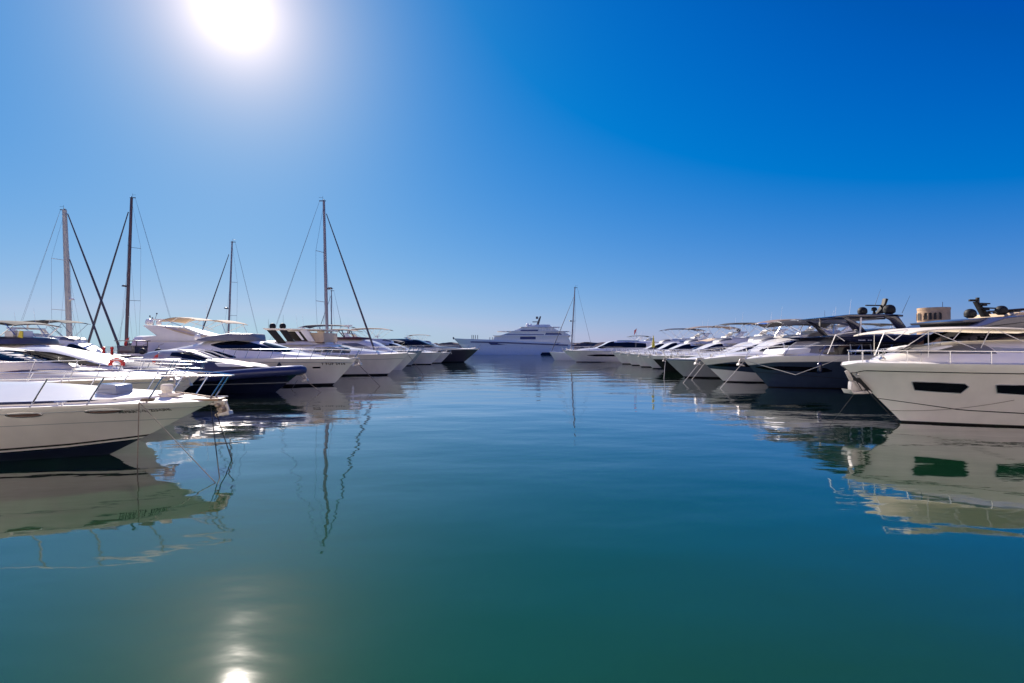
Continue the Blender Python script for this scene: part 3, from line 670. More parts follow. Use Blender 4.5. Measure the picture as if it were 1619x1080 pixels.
# ------------------------------------------------------------------ generic yacht, for the rest of the rows
def yacht(label, side, bowpx, Yc, L, B, zb, hull='offwhite', top='white', kind='fly', bim='cablack', rake=1.5, group=None, upper=None, boot='black', hwin=False, hard='white', domes=None, name='motor_yacht', cat='motor yacht', bimh=1.95, seed=0, arch=True, nrail=8, anchor=True, band=None):
    rnd = random.Random(seed or bowpx); b = Boat(name, label, cat, side, bowpx, Yc, L, B, sheer=[(0, zb), (-.35*L, zb-.04), (-L, zb-.22)], rake=rake, hull=hull, group=group, yaw=rnd.uniform(-2.5, 2.5))
    b.strip('boot_stripe', boot, -.44, .10, eps=.005, n=20)
    if upper: b.band('gunwale_band', upper, 0, band or .30, eps=.02)
    b.rub('grey' if hull != 'grey' else 'steel', .03, (band or .3) if upper else .08)
    if hwin: b.hwin([(-.62*L, zb-.95), (-.3*L, zb-.95), (-.22*L, zb-.82)], [(-.62*L, zb-.65), (-.3*L, zb-.62), (-.22*L, zb-.75)])
    if kind == 'express':
        T = b.house('foredeck_trunk', top, [(-.12*L, zb), (-.25*L, zb+.28), (-.42*L, zb+.5), (-.60*L, zb+.45)], B/2-.45, nose=.25*L, n=3.2)
        W = b.house('windscreen', 'glass', [(-.40*L, zb+.35), (-.46*L, zb+.85), (-.52*L, zb+1.05), (-.66*L, zb+.95)], B/2-.5, nose=.15*L, n=6, a=.1)
        b.canopy([(-.50*L, zb+1.65), (-.60*L, zb+1.9), (-.80*L, zb+1.9), (-.88*L, zb+1.6)], B/2-.5, [(-.52*L, zb+1.7, -.62*L, zb+.6), (-.70*L, zb+1.9, -.64*L, zb+.6), (-.86*L, zb+1.7, -.72*L, zb+.6)], bim, fr=.02)
        if arch: b.sides('radar_arch', top, [(-.80*L, zb), (-.74*L, zb), (-.82*L, zb+1.5), (-.88*L, zb+1.5)], B/2-.25, .12); b.slab('arch_beam', top, [(-.81*L, zb+1.4), (-.88*L, zb+1.4), (-.885*L, zb+1.52), (-.82*L, zb+1.52)], B/2-.25)
        zt = zb+1.55; xt = -.85*L
        b.slab('cockpit_seat', 'cush', [(-.72*L, zb), (-.86*L, zb), (-.86*L, zb+.45), (-.83*L, zb+.2), (-.72*L, zb+.2)], B/2-.6, .04)
    else:
        h = 1.35 if kind == 'fly' else 1.55
        T = b.house('foredeck_trunk', top, [(-.10*L, zb), (-.22*L, zb+.3), (-.34*L, zb+.42), (-.5*L, zb+.42)], B/2-.5, nose=.22*L, n=3.2)
        W = b.house('deckhouse', top, [(-.27*L, zb+.2), (-.36*L, zb+.8), (-.45*L, zb+h-.05), (-.55*L, zb+h+.04), (-.84*L, zb+h-.08)], B/2-.4, nose=.24*L, n=5, a=.16)
        b.win(W, [(-.76*L, zb+.45), (-.5*L, zb+.42), (-.33*L, zb+.42)], [(-.76*L, zb+h-.45), (-.60*L, zb+h-.25), (-.46*L, zb+h-.35), (-.33*L, zb+.55)], 'saloon_window')
        b.wrap(W, -.47*L, -.325*L, .42, .93)
        zt = zb+h+.1; xt = -.74*L
        if kind == 'fly':
            zf = zb+h
            K = b.house('flybridge_coaming', top, [(-.45*L, zf+.08), (-.49*L, zf+.42), (-.56*L, zf+.55), (-.86*L, zf+.42)], B/2-.6, base=zf-.1, nose=.10*L, n=6, follow=None)
            b.wrap(K, -.53*L, -.465*L, .55, 1.0, name='flybridge_screen', mt='greyglass')
            b.slab('flybridge_seat', 'cush', [(-.66*L, zf+.4), (-.80*L, zf+.4), (-.82*L, zf+.85), (-.79*L, zf+.85), (-.78*L, zf+.62), (-.66*L, zf+.62)], B/2-.85, .05)
            zz = zf+.1+bimh
            if bim: b.canopy([(-.48*L, zz-.22), (-.56*L, zz), (-.68*L, zz+.04), (-.80*L, zz-.03), (-.86*L, zz-.25)], B/2-.7, [(-.50*L, zz-.15, -.62*L, zf+.5), (-.60*L, zz, -.66*L, zf+.5), (-.72*L, zz+.02, -.62*L, zf+.5), (-.84*L, zz-.15, -.70*L, zf+.5)], bim, fr=.022)
            if arch:
                b.sides('radar_arch', hard, [(-.76*L, zf), (-.84*L, zf), (-.90*L, zf+1.35), (-.86*L, zf+1.35)], B/2-.55, .12)
                b.slab('arch_beam', hard, [(-.855*L, zf+1.22), (-.91*L, zf+1.22), (-.915*L, zf+1.38), (-.86*L, zf+1.38)], B/2-.55)
                zt = zf+1.38; xt = -.885*L
            else: zt = zz; xt = -.7*L
        else:
            b.wrap(W, -.70*L, -.50*L, .93, .995, name='sunroof', mt='glass')
            b.sides('hardtop_wing', top, [(-.80*L, zb+h-.15), (-.84*L, zb+h-.10), (-.95*L, zb+.1), (-.89*L, zb)], B/2-.45, .1)
    if domes:
        for k, dm in enumerate(domes): b.dome(xt, (k-.5)*1.3 if len(domes) > 1 else .3, zt, .22, dm)
    b.radar(xt+.1, 0, zt, .8, 'white', .3)
    b.whip(xt, .9, zt, rnd.uniform(1.3, 2.4), -.25); b.whip(xt, -.9, zt, rnd.uniform(.9, 2.0), -.2)
    b.rail(-.55*L, h=.6, n=nrail, slant=.22, r=.017, fwd=.1)
    MB().tube([(-.6, 0, zb+.1), (-.6, 0, zb+.35)], .09, 10).box((-.9, 0, zb+.12), (.6, .25, .1)).build('windlass', M['steel'], b.root)
    if anchor: b.anchor('alu', .5, x=0)
    return b
GL, GR = 'boats moored on the left', 'boats moored on the right'
yacht('white flybridge boat with navy bimini, half way along the left row', 'L', 652, 57.5, 15, 4.4, 1.7, bim='canavy', group=GL, seed=11)
yacht('grey hulled yacht with sleek dark hardtop in the left row', 'L', 668, 63, 17, 4.6, 2.0, hull='grey', top='charcoal', kind='hard', group=GL, hwin=True, seed=12)
yacht('white yacht with taupe bimini, third from the far end of the left row', 'L', 698, 68, 15, 4.4, 1.7, bim='catan', group=GL, seed=13, domes=['black'])
yacht('white open cruiser with dark arch and navy canopy next to the dark yacht', 'L', 712, 73, 14, 4.4, 1.6, kind='express', bim='canavy', group=GL, seed=14)
yacht('dark grey hulled yacht with white gunwale ending the left row', 'L', 757, 78, 22, 5.2, 2.15, hull='charcoal', top='charcoal', kind='hard', group=GL, upper='white', band=.14, rake=2.4, seed=15)
yacht('white flybridge boat with black bimini tied up on the second left pontoon', 'L', 222, 44.5, 12, 4.0, 1.55, bim='cablack', group='boats on the second left pontoon', seed=16)
yacht('white boat with orange cover on the second left pontoon behind the pale mast', 'L', 150, 56, 12, 4.0, 1.4, kind='express', bim='canavy', group='boats on the second left pontoon', seed=17)
yacht('offwhite flybridge boat on the second left pontoon under the far left rigging', 'L', 60, 61, 12, 4.0, 1.4, kind='fly', bim=None, arch=False, top='offwhite', group='boats on the second left pontoon', seed=18)

# ------------------------------------------------------------------ sailing yachts
def sailboat(label, mast, foot, top, stay, stay_top, back, Y, mt='mastg', mw=.2, hull='white', spreaders=(), side=1, stay2=None, radar=None, zd=1.5, group='sailing yachts', Lf=None, boomup=1.9, wires=True, jibmat='dsteel', jr=.055):
    # px positions of the mast top and foot, forestay foot, backstay foot; metres are worked out at distance Y
    mx = wx(foot[0], Y); xf = wx(stay[0], Y); xb = wx(back[0], Y); bow = xf+(.4 if xf > mx else -.4); st = xb+(-.3 if xf > mx else .3)
    o = empty('sailing_yacht', (mx, Y, 0), 0, label=label, cat='sailing yacht', group=group)
    d = 1 if xf > mx else -1; L = abs(bow-st); rows = []; Bm = L*.30
    for sg in (1, -1):
        rows = []
        for i in range(25):
            u = (i/24)**1.3; hw = Bm/2*((1-(1-min(u/.55, 1))**2)**.8)*(1-.35*max(0, (u-.55)/.45)**1.5); r = []
            for j in range(9):
                t = j/8; z = -.3+(zd+.3-.12*math.sin(u*math.pi))*t; x0 = (bow-mx)-d*(1.2*(1-t))*(1-u)-d*L*u; r.append((x0, sg*hw*(.55+.45*t**.5), z))
            rows.append(r)
        if sg == 1: A = rows
        else: Bq = rows
    mb = MB().grid(A).grid(Bq).grid([A[-1], Bq[-1]]).grid([[r[0] for r in A], [r[0] for r in Bq]]); mb.build('hull', M[hull], o, angle=50)
    MB().grid([[(a[-1][0], a[-1][1]*k/3, a[-1][2]-.03+.05*(1-(k/3)**2)) for k in range(-3, 4)] for a in A]).build('deck', M['nonskid'], o)
    cab = []
    for i in range(15):
        t = i/14; xx = d*(L*.16-L*.42*t); hh = .38*min(1, math.sin(min(1, t*2.2)*math.pi/2)+.05); ww = Bm*.27*(.55+.45*min(1, t*2.5))
        cab.append([(xx, -ww, zd-.2), (xx, -ww*.9, zd-.1+hh*.8), (xx, -ww*.6, zd-.08+hh), (xx, ww*.6, zd-.08+hh), (xx, ww*.9, zd-.1+hh*.8), (xx, ww, zd-.2)])
    c = MB().grid(cab).add(cab[-1], [tuple(range(6))]).add(cab[0], [tuple(range(6))]).build('coachroof', M['white'], o)
    for sg in (1, -1): MB().grid([[(cab[i][0][0], sg*(abs(cab[i][0][1])*.97+.012), zd-.05), (cab[i][0][0], sg*(abs(cab[i][1][1])*.99+.012), zd+.12)] for i in range(4, 12)]).build('window', M['glass'], c)
    ht = wz(top[1], Y); dxm = wx(top[0], Y)-mx; B0 = Vector((0, 0, zd)); T0 = Vector((dxm, 0, ht))
    P = lambda k: B0.lerp(T0, k)
    m_ = MB().tube([P(k/8) for k in range(9)], [mw/2*(1-.25*(k/8)**3) for k in range(9)], 10).build('mast', M[mt], o)
    hd = MB().tube([T0+Vector((-d*.45, 0, .02)), T0+Vector((d*.18, 0, .02))], .05, 6).tube([T0+Vector((-d*.1, 0, 0)), T0+Vector((-d*.1, 0, .5))], .012, 5).tube([T0+Vector((-.5*d, 0, .35)), T0+Vector((-.1*d, 0, .35))], .012, 5)
    hd.lathe([(.02, 0), (.05, .03), (.04, .12), (.01, .14)], tuple(T0+Vector((0, 0, .05))), 8).build('masthead_instruments', M['dsteel'], m_)
    sp = []
    for py in spreaders:
        k = (wz(py, Y)-zd)/(ht-zd); c0 = P(k); ln = Bm*.30*(1.15-.35*k); a = MB()
        for sg in (1, -1): a.tube([c0, c0+Vector((-d*ln*.55+sg*0, sg*ln, .05))], .025, 6)
        a.build('spreader', M[mt], m_); sp.append((c0, ln))
    # shrouds, backstays
    wr = MB()
    for sg in (1, -1):
        pts = [Vector((-d*.3, sg*Bm*.42, zd))]
        for c0, ln in sp[::-1] if sp and sp[0][0].z > sp[-1][0].z else sp: pts.append(c0+Vector((-d*ln*.55, sg*ln, .05)))
        pts.append(P(.985)); wr.tube(pts, .012, 4)
        if sp: wr.tube([pts[0], P(max(.2, (sp[-1][0].z-zd)/(ht-zd)))], .010, 4)
        if len(sp) > 1: wr.tube([pts[0]+Vector((d*.5, 0, 0)), P((sp[0][0].z-zd)/(ht-zd))], .010, 4)
    wr.build('shroud', M['wire'], o)
    bk = MB()
    for sg in (1, -1): bk.tube([T0+Vector((-d*.42, 0, 0)), Vector((xb-mx, sg*.1, zd)).lerp(T0, .12), Vector((xb-mx-d*.0, sg*Bm*.3, zd))], .012, 4)
    bk.build('backstay', M['wire'], o)
    F0 = Vector((xf-mx, 0, zd+.05)); FT = Vector((wx(stay_top[0], Y)-mx, 0, wz(stay_top[1], Y)))
    MB().tube([F0, F0.lerp(FT, .1), F0.lerp(FT, .6), FT], [jr*.8, jr*1.2, jr*.9, jr*.5], 8).build('furled_jib', M[jibmat], o)
    if stay2:
        F1 = Vector((wx(stay2[2], Y)-mx, 0, zd+.05)); FT = Vector((wx(stay2[0], Y)-mx, 0, wz(stay2[1], Y)))
        MB().tube([F1, F1.lerp(FT, .1), FT], [jr*.8, jr, jr*.5], 8).build('furled_staysail', M[jibmat], o)
    bm_ = MB().tube([(-d*.15, 0, zd+boomup-.9), (-d*L*.38, 0, zd+boomup-.85)], .07, 8).build('boom', M[mt], o)
    MB().tube([(-d*.2, 0, zd+boomup-.72), (-d*L*.15, 0, zd+boomup-.62), (-d*L*.36, 0, zd+boomup-.72)], [.10, .16, .08], 10).build('sail_cover', M['canavy'], bm_)
    if radar:
        c0 = P((wz(radar[1], Y)-zd)/(ht-zd)); s_ = radar[0]
        MB().tube([c0, c0+Vector((s_*.35, 0, -.05))], .03, 5).lathe([(.05, 0), (.24, .03), (.25, .12), (.18, .2), (.02, .23)], tuple(c0+Vector((s_*.42, -.05, -.05))), 14).build('mast_radar', M['white' if mt == 'mastw' else 'charcoal'], m_)
    # pulpit and lifelines
    rl = MB()
    for sg in (1, -1):
        q = [Vector((a[-1][0], sg*max(0, abs(a[-1][1])-.08), a[-1][2]+.6)) for a in A[1:]]; rl.tube(q, .012, 4)
        for k in range(0, len(q), 3): rl.tube([q[k]-Vector((0, 0, .62)), q[k]], .012, 4)
    rl.tube([(bow-mx, -.02, zd+.6), (bow-mx-d*.3, -.3, zd+.6)], .014, 4).tube([(bow-mx, .02, zd+.6), (bow-mx-d*.3, .3, zd+.6)], .014, 4).build('lifeline', M['steel'], o)
    return o
sailboat('sailing yacht with thick pale beige mast and radar, leftmost of the masts', (102, 332), (111, 545), (102, 332), (194, 560), (107, 338), (14, 520), 50, 'mastw', .50, spreaders=(412, 491), stay2=(110, 410, 166), radar=(1, 474), zd=1.5, jr=.10)
sailboat('sailing yacht with tall brown mast, its furled jib leaning left', (208, 313), (199, 540), (208, 313), (134, 548), (203, 335), (287, 540), 55, 'mastb', .34, spreaders=(475, 391), radar=(-1, 453), zd=1.6, hull='navy', jr=.10)
sailboat('sailing yacht with short grey brown mast above the beige bimini', (367, 383), (360, 540), (367, 383), (307, 548), (362, 402), (416, 535), 65, 'mastg', .24, spreaders=(446, 499), radar=(-1, 488), zd=1.5, jr=.08)
sailboat('sailing yacht with tallest central mast and dark jib sloping right to the far row', (512, 318), (518, 548), (512, 318), (594, 553), (516, 338), (420, 540), 47.6, 'mastg', .30, spreaders=(400, 478), radar=(1, 457), zd=1.8, jr=.085)
sailboat('sailing yacht with thin dark mast just right of the tallest grey mast', (524, 460), (524, 545), (524, 460), (492, 548), (523, 468), (550, 546), 82, 'mastg', .2, spreaders=(515,), zd=1.4, wires=False)
sailboat('lone sailing yacht near the far end of the right row, thin dark mast', (909, 455), (903, 548), (909, 455), (872, 553), (907, 470), (938, 550), 88, 'mastg', .24, spreaders=(508,), zd=1.5, radar=(-1, 508), hull='white')

# ------------------------------------------------------------------ nearest right yacht
b = Boat('motor_yacht', 'big white yacht nearest on the right with two black hull windows and cream foredeck awning', 'motor yacht', 'R', 1331, 16.5, 17.5, 5.0,
         sheerpx=[(1331, 577, 0), (1345, 574, -.9), (1400, 575, -1.5), (1619, 577, -2.3), (1900, 577, -2.5)], rake=2.05, q=.95, hull='offwhite', group='boats moored on the right', full=1.08)
R1 = b
b.strip('boot_stripe', 'black', -.44, .055, eps=.005)
b.band('gunwale_band', 'white', 0, .26, eps=.03); b.rub('black', .022, .27)
b.strip('knuckle_line', 'black', lambda x: interp([(-17, .1), (-3.8, .50), (-2.05, .80)], x), lambda x: interp([(-17, .13), (-3.8, .535), (-2.05, .825)], x), eps=.006)
for q0, q1, nm in (((1479, 607, 1490, 622), (1549, 609, 1546, 625), 0), ((1578, 609, 1588, 623), (1660, 610, 1656, 626), 1)):
    lo = b.P([(q0[0], q0[1]), (q0[2], q0[3]), (q1[2], q1[3]), (q1[0], q1[1]+5)], -1.7); up = b.P([(q0[0], q0[1]-.3), (q0[0]+4, q0[1]-.6), (q1[0]-8, q1[1]-1), (q1[0], q1[1]+4)], -1.7)
    o = b.hwin(lo, up, 'hull_window', 'glass', frame=.014)
T = b.house('foredeck_trunk', 'white', b.P([(1380, 570), (1400, 562), (1440, 553), (1470, 546), (1500, 540), (1560, 538), (1640, 536), (1750, 530)], 0), 1.75, nose=4.2, n=3.0, a=.2, follow=.55)
b.win(T, b.P([(1462, 559), (1500, 559), (1565, 559)], -1.1), b.P([(1462, 557.5), (1490, 545), (1560, 543.5)], -1.1), 'windscreen_cover', 'greyglass', eps=.02)
b.win(T, b.P([(1572, 556), (1640, 557)], -1.3), b.P([(1572, 549), (1640, 552)], -1.3), 'side_window', 'grey', eps=.02)
b.house('deckhouse', 'white', b.P([(1640, 545), (1690, 520), (1760, 500), (1900, 498)], 0), 1.9, nose=3, n=5)
for px in (1462, 1475):
    MB().tube([(b.x(px, -.2), b.ns*.5, b.z(553, -.2)+.10), (b.x(px+8, -.2), b.ns*.3, b.z(548, -.2)+.1)], .012, 5).build('grab_handle', M['steel'], b.root)
b.slab('sun_pad', 'cush', b.PP([(1432, 553), (1440, 549.5), (1466, 545.5), (1470, 548), (1445, 554)], 0), .9, .03)
b.rail(-9, h=.40, hb=.38, n=10, slant=0, r=.016, fwd=.0, mid=False, inset=.22, xb=-.35)
MB().tube([(-1.9, .95, 2.05), (-1.9, .95, 2.45), (-.6, .45, 2.42), (-.25, 0, 2.40), (-.6, -.45, 2.42), (-1.9, -.95, 2.45), (-1.9, -.95, 2.05)], .018, 6).build('bow_pulpit', M['steel'], b.root)
# foredeck awning on poles
zc = b.z(518, -.9)
pr = b.P([(1424, 524.5), (1437, 521), (1470, 517.5), (1530, 515.5), (1575, 515.8), (1640, 518), (1720, 519)], -.9)
b.canopy(pr, 1.25, mt='cawhite', name='awning', crown=.07, th=.04)
pm = MB()
X = lambda px: b.x(px, -1.2); Zz = lambda py: b.z(py, -1.2)
for sg in (1, -1):
    for (a0, b0, a1, b1) in ((1385, 562, 1400, 526), (1470, 565, 1470, 523), (1400, 526, 1437, 521), (1400, 527, 1416, 538), (1416, 538, 1437, 522), (1430, 551, 1470, 525), (1475, 524, 1548, 553), (1552, 553, 1568, 521), (1578, 521, 1640, 549), (1525, 519, 1510, 536)):
        if sg == -b.ns and a0 not in (1385, 1470, 1400): continue
        pm.tube([(X(a0), sg*1.15*b.ns, Zz(b0)), (X(a1), sg*1.15*b.ns, Zz(b1))], .012, 6)
pm.build('awning_frame', M['white'], b.root)
for px, py in ((1395, 567), (1550, 556)):
    MB().lathe([(.10, 0), (.10, .05), (.05, .1), (.05, .16), (.08, .2), (.02, .22)], (b.x(px, -.4), b.ns*.4, b.z(py, -.4)-.05), 12).build('windlass', M['steel'], b.root)
# anchor in its stem pocket
k = 1.0; xz = lambda z: b.stem(z)
mbA = MB().prism([(xz(1.75)+.02, 1.80), (xz(1.75)+.14, 1.74), (xz(1.25)+.42, 1.22), (xz(1.25)+.28, 1.20)], -.03, .03)
mbA.prism([(xz(1.35)+.28, 1.42), (xz(1.35)+.40, 1.38), (xz(1.2)+.58, 1.02), (xz(1.2)+.18, 1.05), (xz(1.2)+.02, 1.2)], -.09, .09)
mbA.prism([(xz(1.2)+.58, 1.05), (xz(1.2)+.70, 1.14), (xz(1.2)+.60, .97), (xz(1.2)-.05, .99), (xz(1.2)+.02, 1.1)], -.24, .24)
mbA.build('bow_anchor', M['alu'], b.root, bevel=.02)
MB().prism([(xz(1.5)+.0, 1.52), (xz(1.5)+.08, 1.50), (xz(1.1)+.06, 1.02), (xz(1.1)-.02, 1.04)], -.14, .14).build('anchor_plate', M['black'], b.root)
xf_ = b.x(1383, -.9); zf_ = b.z(594.5, -.9); yf_ = b.ns*(b.hb(xf_, zf_)+.03)
MB().lathe([(.02, -.04), (.06, 0), (.06, .02), (.03, .05)], (xf_, yf_, zf_), 10).tube([(xf_-.25, yf_, zf_), (xf_+.05, yf_, zf_)], .022, 6).build('fairlead', M['steel'], b.root)
fl = b.world(xf_, yf_+b.ns*.02, zf_)
rope((fl.x-.2, fl.y, fl.z), (R1.Xb+.68, 16.5-.12, .98), 'short black rope from the hull fairlead to the anchor of the nearest right yacht', 'ropeb', .014)
rope((fl.x-.2, fl.y, fl.z), (wx(1424, 15.9), 15.9, -.03), 'black rope hanging down the bow of the nearest right yacht to the water', 'ropeb', .016)
xg = b.x(1424, -.4); 
rope(b.world(b.x(1425, -.5), b.ns*(b.hb(b.x(1425, -.5), .35)+.02), .40), b.world(b.x(1625, -1.9), b.ns*(b.hb(b.x(1625, -1.9), .9)+.06), .92), 'thin rope looping along the waterline side of the nearest right yacht', 'rope', .007, sag=.12)
rope((R1.Xb+.45, 16.5, 1.0), (wx(1310, 15.6), 15.6, -.02), 'thin dark rope dropping left from the anchor of the nearest right yacht', 'ropeb', .008)

# ------------------------------------------------------------------ dark superyacht behind it
b = Boat('motor_yacht', 'dark grey superyacht rising behind the nearest right yacht, black glass and flat roof', 'motor yacht', 'R', 1400, 24, 26, 5.6,
         sheerpx=[(1400, 571, 0), (1500, 570, -2), (1619, 566, -2.6), (2000, 562, -2.8)], rake=2.0, hull='charcoal', group='boats moored on the right')
b.strip('boot_stripe', 'black', -.44, .1)
W = b.house('deckhouse', 'charcoal', b.P([(1470, 562), (1500, 546), (1540, 524), (1580, 512), (1640, 508), (1800, 508), (2000, 508)], -.8), 2.35, nose=4.5, n=6, a=.12)
b.win(W, b.P([(1540, 547), (1800, 547)], -2.3), b.P([(1540, 535), (1560, 523), (1640, 521), (1800, 521)], -2.3), 'saloon_window')
b.win(W, b.P([(1506, 556), (1538, 548)], -2.0), b.P([(1506, 549), (1538, 533)], -2.0), 'forward_window', 'brown')
b.slab('flybridge_coaming', 'charcoal', b.PP([(1524, 519), (1550, 513), (1578, 503), (1610, 499), (1700, 497), (1900, 497), (1900, 516), (1600, 520), (1520, 521)], -2.0), 2.3, .06)
b.slab('forward_roof', 'charcoal', b.PP([(1524, 507), (1536, 505), (1585, 502), (1588, 508), (1528, 510)], -1.6), 1.5, .03)
b.slab('forward_roof_support', 'black', b.PP([(1530, 510), (1582, 508), (1570, 517), (1534, 519)], -1.4), 1.3, .03)
b.slab('hardtop', 'charcoal', b.PP([(1632, 486.5), (1645, 485), (1670, 484), (1900, 482), (1900, 485), (1680, 487), (1640, 489)], -1.2), 1.2, .03)
b.sides('hardtop_leg', 'charcoal', b.PP([(1630, 489), (1638, 488), (1650, 499), (1642, 501)], -1.2), 1.1, .1)
b.sides('wind_deflector', 'cagrey', b.PP([(1640, 488), (1690, 487), (1690, 498), (1655, 500)], -1.2), 1.0, .04)
b.slab('bridge_seat', 'canvas', b.PP([(1612, 499), (1619, 493), (1640, 492), (1640, 499)], -1.4), 1.2, .05)
b.dome(b.x(1534, -.8), b.ns*.8, b.z(503, -.8), .24, 'black'); b.dome(b.x(1583, -.8), b.ns*.8, b.z(498, -.8), .24, 'black')
mbt = MB().prism(b.PP([(1541, 477), (1544, 477), (1563, 501), (1554, 501)], 0), -.12, .12)
mbt.box((b.x(1538), 0, b.z(475)), (.35, .1, .1)).box((b.x(1545.5), 0, b.z(474.5)), (.12, .1, .25)); mbt.build('radar_mast', M['black'], b.root, bevel=.01)
for (px, py, ln) in ((1556, 480, .75), (1560, 487, 1.25)): MB().lathe([(.12, 0), (.1, .1)], (b.x(px, -.2), b.ns*.2, b.z(py, -.2)-.12), 10).box((b.x(px, -.2), b.ns*.2, b.z(py, -.2)), (ln, .1, .06), .3).build('radar_scanner', M['black'], b.root)
b.rail(-10, h=.6, n=8)

# ------------------------------------------------------------------ grey and navy flybridge yacht
b = Boat('motor_yacht', 'slate hulled flybridge yacht with white gunwale, navy hardtop, two black domes', 'motor yacht', 'R', 1175, 30.5, 18.5, 4.9,
         sheerpx=[(1175, 568, 0), (1240, 563.5, -1.9), (1333, 562, -2.3), (1600, 560, -2.4)], rake=1.6, hull='slate', group='boats moored on the right', q=1.0)
R2 = b
b.strip('boot_stripe', 'black', -.44, .05); b.band('gunwale_band', 'white', 0, .36, eps=.02); b.rub('grey', .02, .37)
b.strip('knuckle_line', 'black', lambda x: interp([(-18, .3), (-8, .45), (-1.6, .95)], x), lambda x: interp([(-18, .33), (-8, .48), (-1.6, .975)], x), eps=.006)
b.hwin(b.P([(1220, 583), (1235, 587), (1285, 589), (1310, 591), (1325, 588)], -2.1), b.P([(1220, 582), (1250, 580.5), (1300, 581), (1316, 583), (1325, 587)], -2.1))
T = b.house('foredeck_trunk', 'white', b.P([(1200, 567), (1225, 559), (1250, 556), (1290, 555), (1330, 554)], 0), 1.7, nose=3, n=3.4)
b.slab('sun_pad', 'cush', b.PP([(1223, 560), (1228, 553), (1262, 550), (1272, 552), (1276, 557), (1240, 560)], -.2), 1.2, .07)
W = b.house('deckhouse', 'charcoal', b.P([(1252, 559), (1270, 549), (1290, 538.5), (1302, 533.5), (1340, 531), (1400, 530), (1500, 531)], -.8), 1.95, nose=4, n=6, a=.1)
b.wrap(W, b.x(1304, -.8), b.x(1256, -.8), .2, .93, mt='greyglass')
b.win(W, b.P([(1308, 561), (1440, 560)], -1.9), b.P([(1308, 553), (1332, 543), (1440, 543)], -1.9), 'saloon_window', 'glass')
b.win(W, b.P([(1303, 557), (1325, 547), (1348, 541)], -1.9), b.P([(1303, 552.5), (1322, 541), (1348, 532.5)], -1.9), 'a_pillar', 'navy', eps=.03)
for px in (1345, 1362, 1376): b.win(W, b.P([(px, 560), (px+2, 560)], -1.9), b.P([(px, 544), (px+2, 544)], -1.9), 'window_post', 'grey', eps=.03)
b.slab('flybridge_coaming', 'navy', b.PP([(1300, 533), (1322, 530.5), (1440, 529), (1560, 529), (1560, 541), (1440, 541.5), (1350, 541), (1330, 537)], -1.9), 2.1, .05)
MB().add(*(lambda q: (q, [(i*4, i*4+1, i*4+2, i*4+3) for i in range(len(q)//4)]))([p for k, (a, c) in enumerate(((1357, 1359), (1359.6, 1361.2), (1361.8, 1363), (1363.6, 1365.6), (1366.2, 1368), (1372, 1374), (1375, 1376.2), (1377, 1378.5))) for p in [(b.x(a, -2.1), b.ns*2.107, b.z(538.8, -2.1)), (b.x(c, -2.1), b.ns*2.107, b.z(538.8, -2.1)), (b.x(c, -2.1), b.ns*2.107, b.z(537.1, -2.1)), (b.x(a, -2.1), b.ns*2.107, b.z(537.1, -2.1))]])).build('name_lettering', M['white'], b.root)
b.slab('hardtop', 'navy', b.PP([(1310, 501.5), (1340, 497.5), (1400, 496.5), (1424, 498), (1424, 501), (1402, 501.5), (1345, 502.5)], -1.7), 1.9, .03)
b.slab('hardtop_skylight', 'charcoal', b.PP([(1335, 503.5), (1400, 502.5), (1400, 505), (1345, 505)], -1.6), 1.6, .01)
b.sides('hardtop_leg', 'navy', b.PP([(1393, 499), (1419, 497.5), (1440, 527), (1432, 532), (1420, 520), (1408, 506)], -1.9), 1.9, .12)
b.sides('hardtop_leg', 'navy', b.PP([(1334, 503), (1342, 503), (1358, 511), (1375, 529), (1364, 530), (1352, 515)], -1.9), 1.88, .08)
b.sides('hardtop_post', 'white', b.PP([(1360, 502), (1362.5, 502), (1361, 530), (1358.5, 530)], -1.9), 1.92, .05)
b.sides('wind_deflector', 'greyglass', b.PP([(1340, 524), (1352, 522), (1362, 530), (1330, 531)], -1.8), 1.7, .04)
b.slab('bridge_seat', 'offwhite', b.PP([(1376, 530), (1378, 524), (1396, 519), (1412, 520), (1414, 530)], -1.2), 1.2, .06)
b.dome(b.x(1363.5, -.9), b.ns*.9, b.z(498, -.9), .26, 'black'); b.dome(b.x(1406, -.9), b.ns*.9, b.z(497, -.9), .32, 'black')
mbt = MB().prism(b.PP([(1383, 497), (1394, 496), (1402, 473), (1398, 472), (1396, 480), (1390, 490)], 0), -.14, .14).box((b.x(1382), 0, b.z(483)), (1.15, .12, .07), .12).lathe([(.1, 0), (.06, .2), (.16, .25), (.14, .4), (.05, .45)], (b.x(1382, -.3), b.ns*.3, b.z(497, -.3)), 10)
mbt.build('radar_mast', M['black'], b.root, bevel=.01)
b.whip(b.x(1374), .5, b.z(484), 1.0, -.35, mt='black'); b.whip(b.x(1416), .5, b.z(496), 1.1, -.5, mt='black')
b.rail(-9, h=.6, n=6, slant=-.35, r=.015, fwd=0, mid=False); b.anchor('alu', .8, x=0, z=b.zs0-.05)
MB().tube([(-.9, 0, 1.85), (-.9, 0, 2.05)], .1, 10).build('windlass', M['steel'], b.root)
fender(b.world(b.x(1293, -2.4), b.ns*(b.B/2+.10), wz(582, 27.9)), 'dark navy fender hanging against the slate yacht', 'navy', .62, .13)

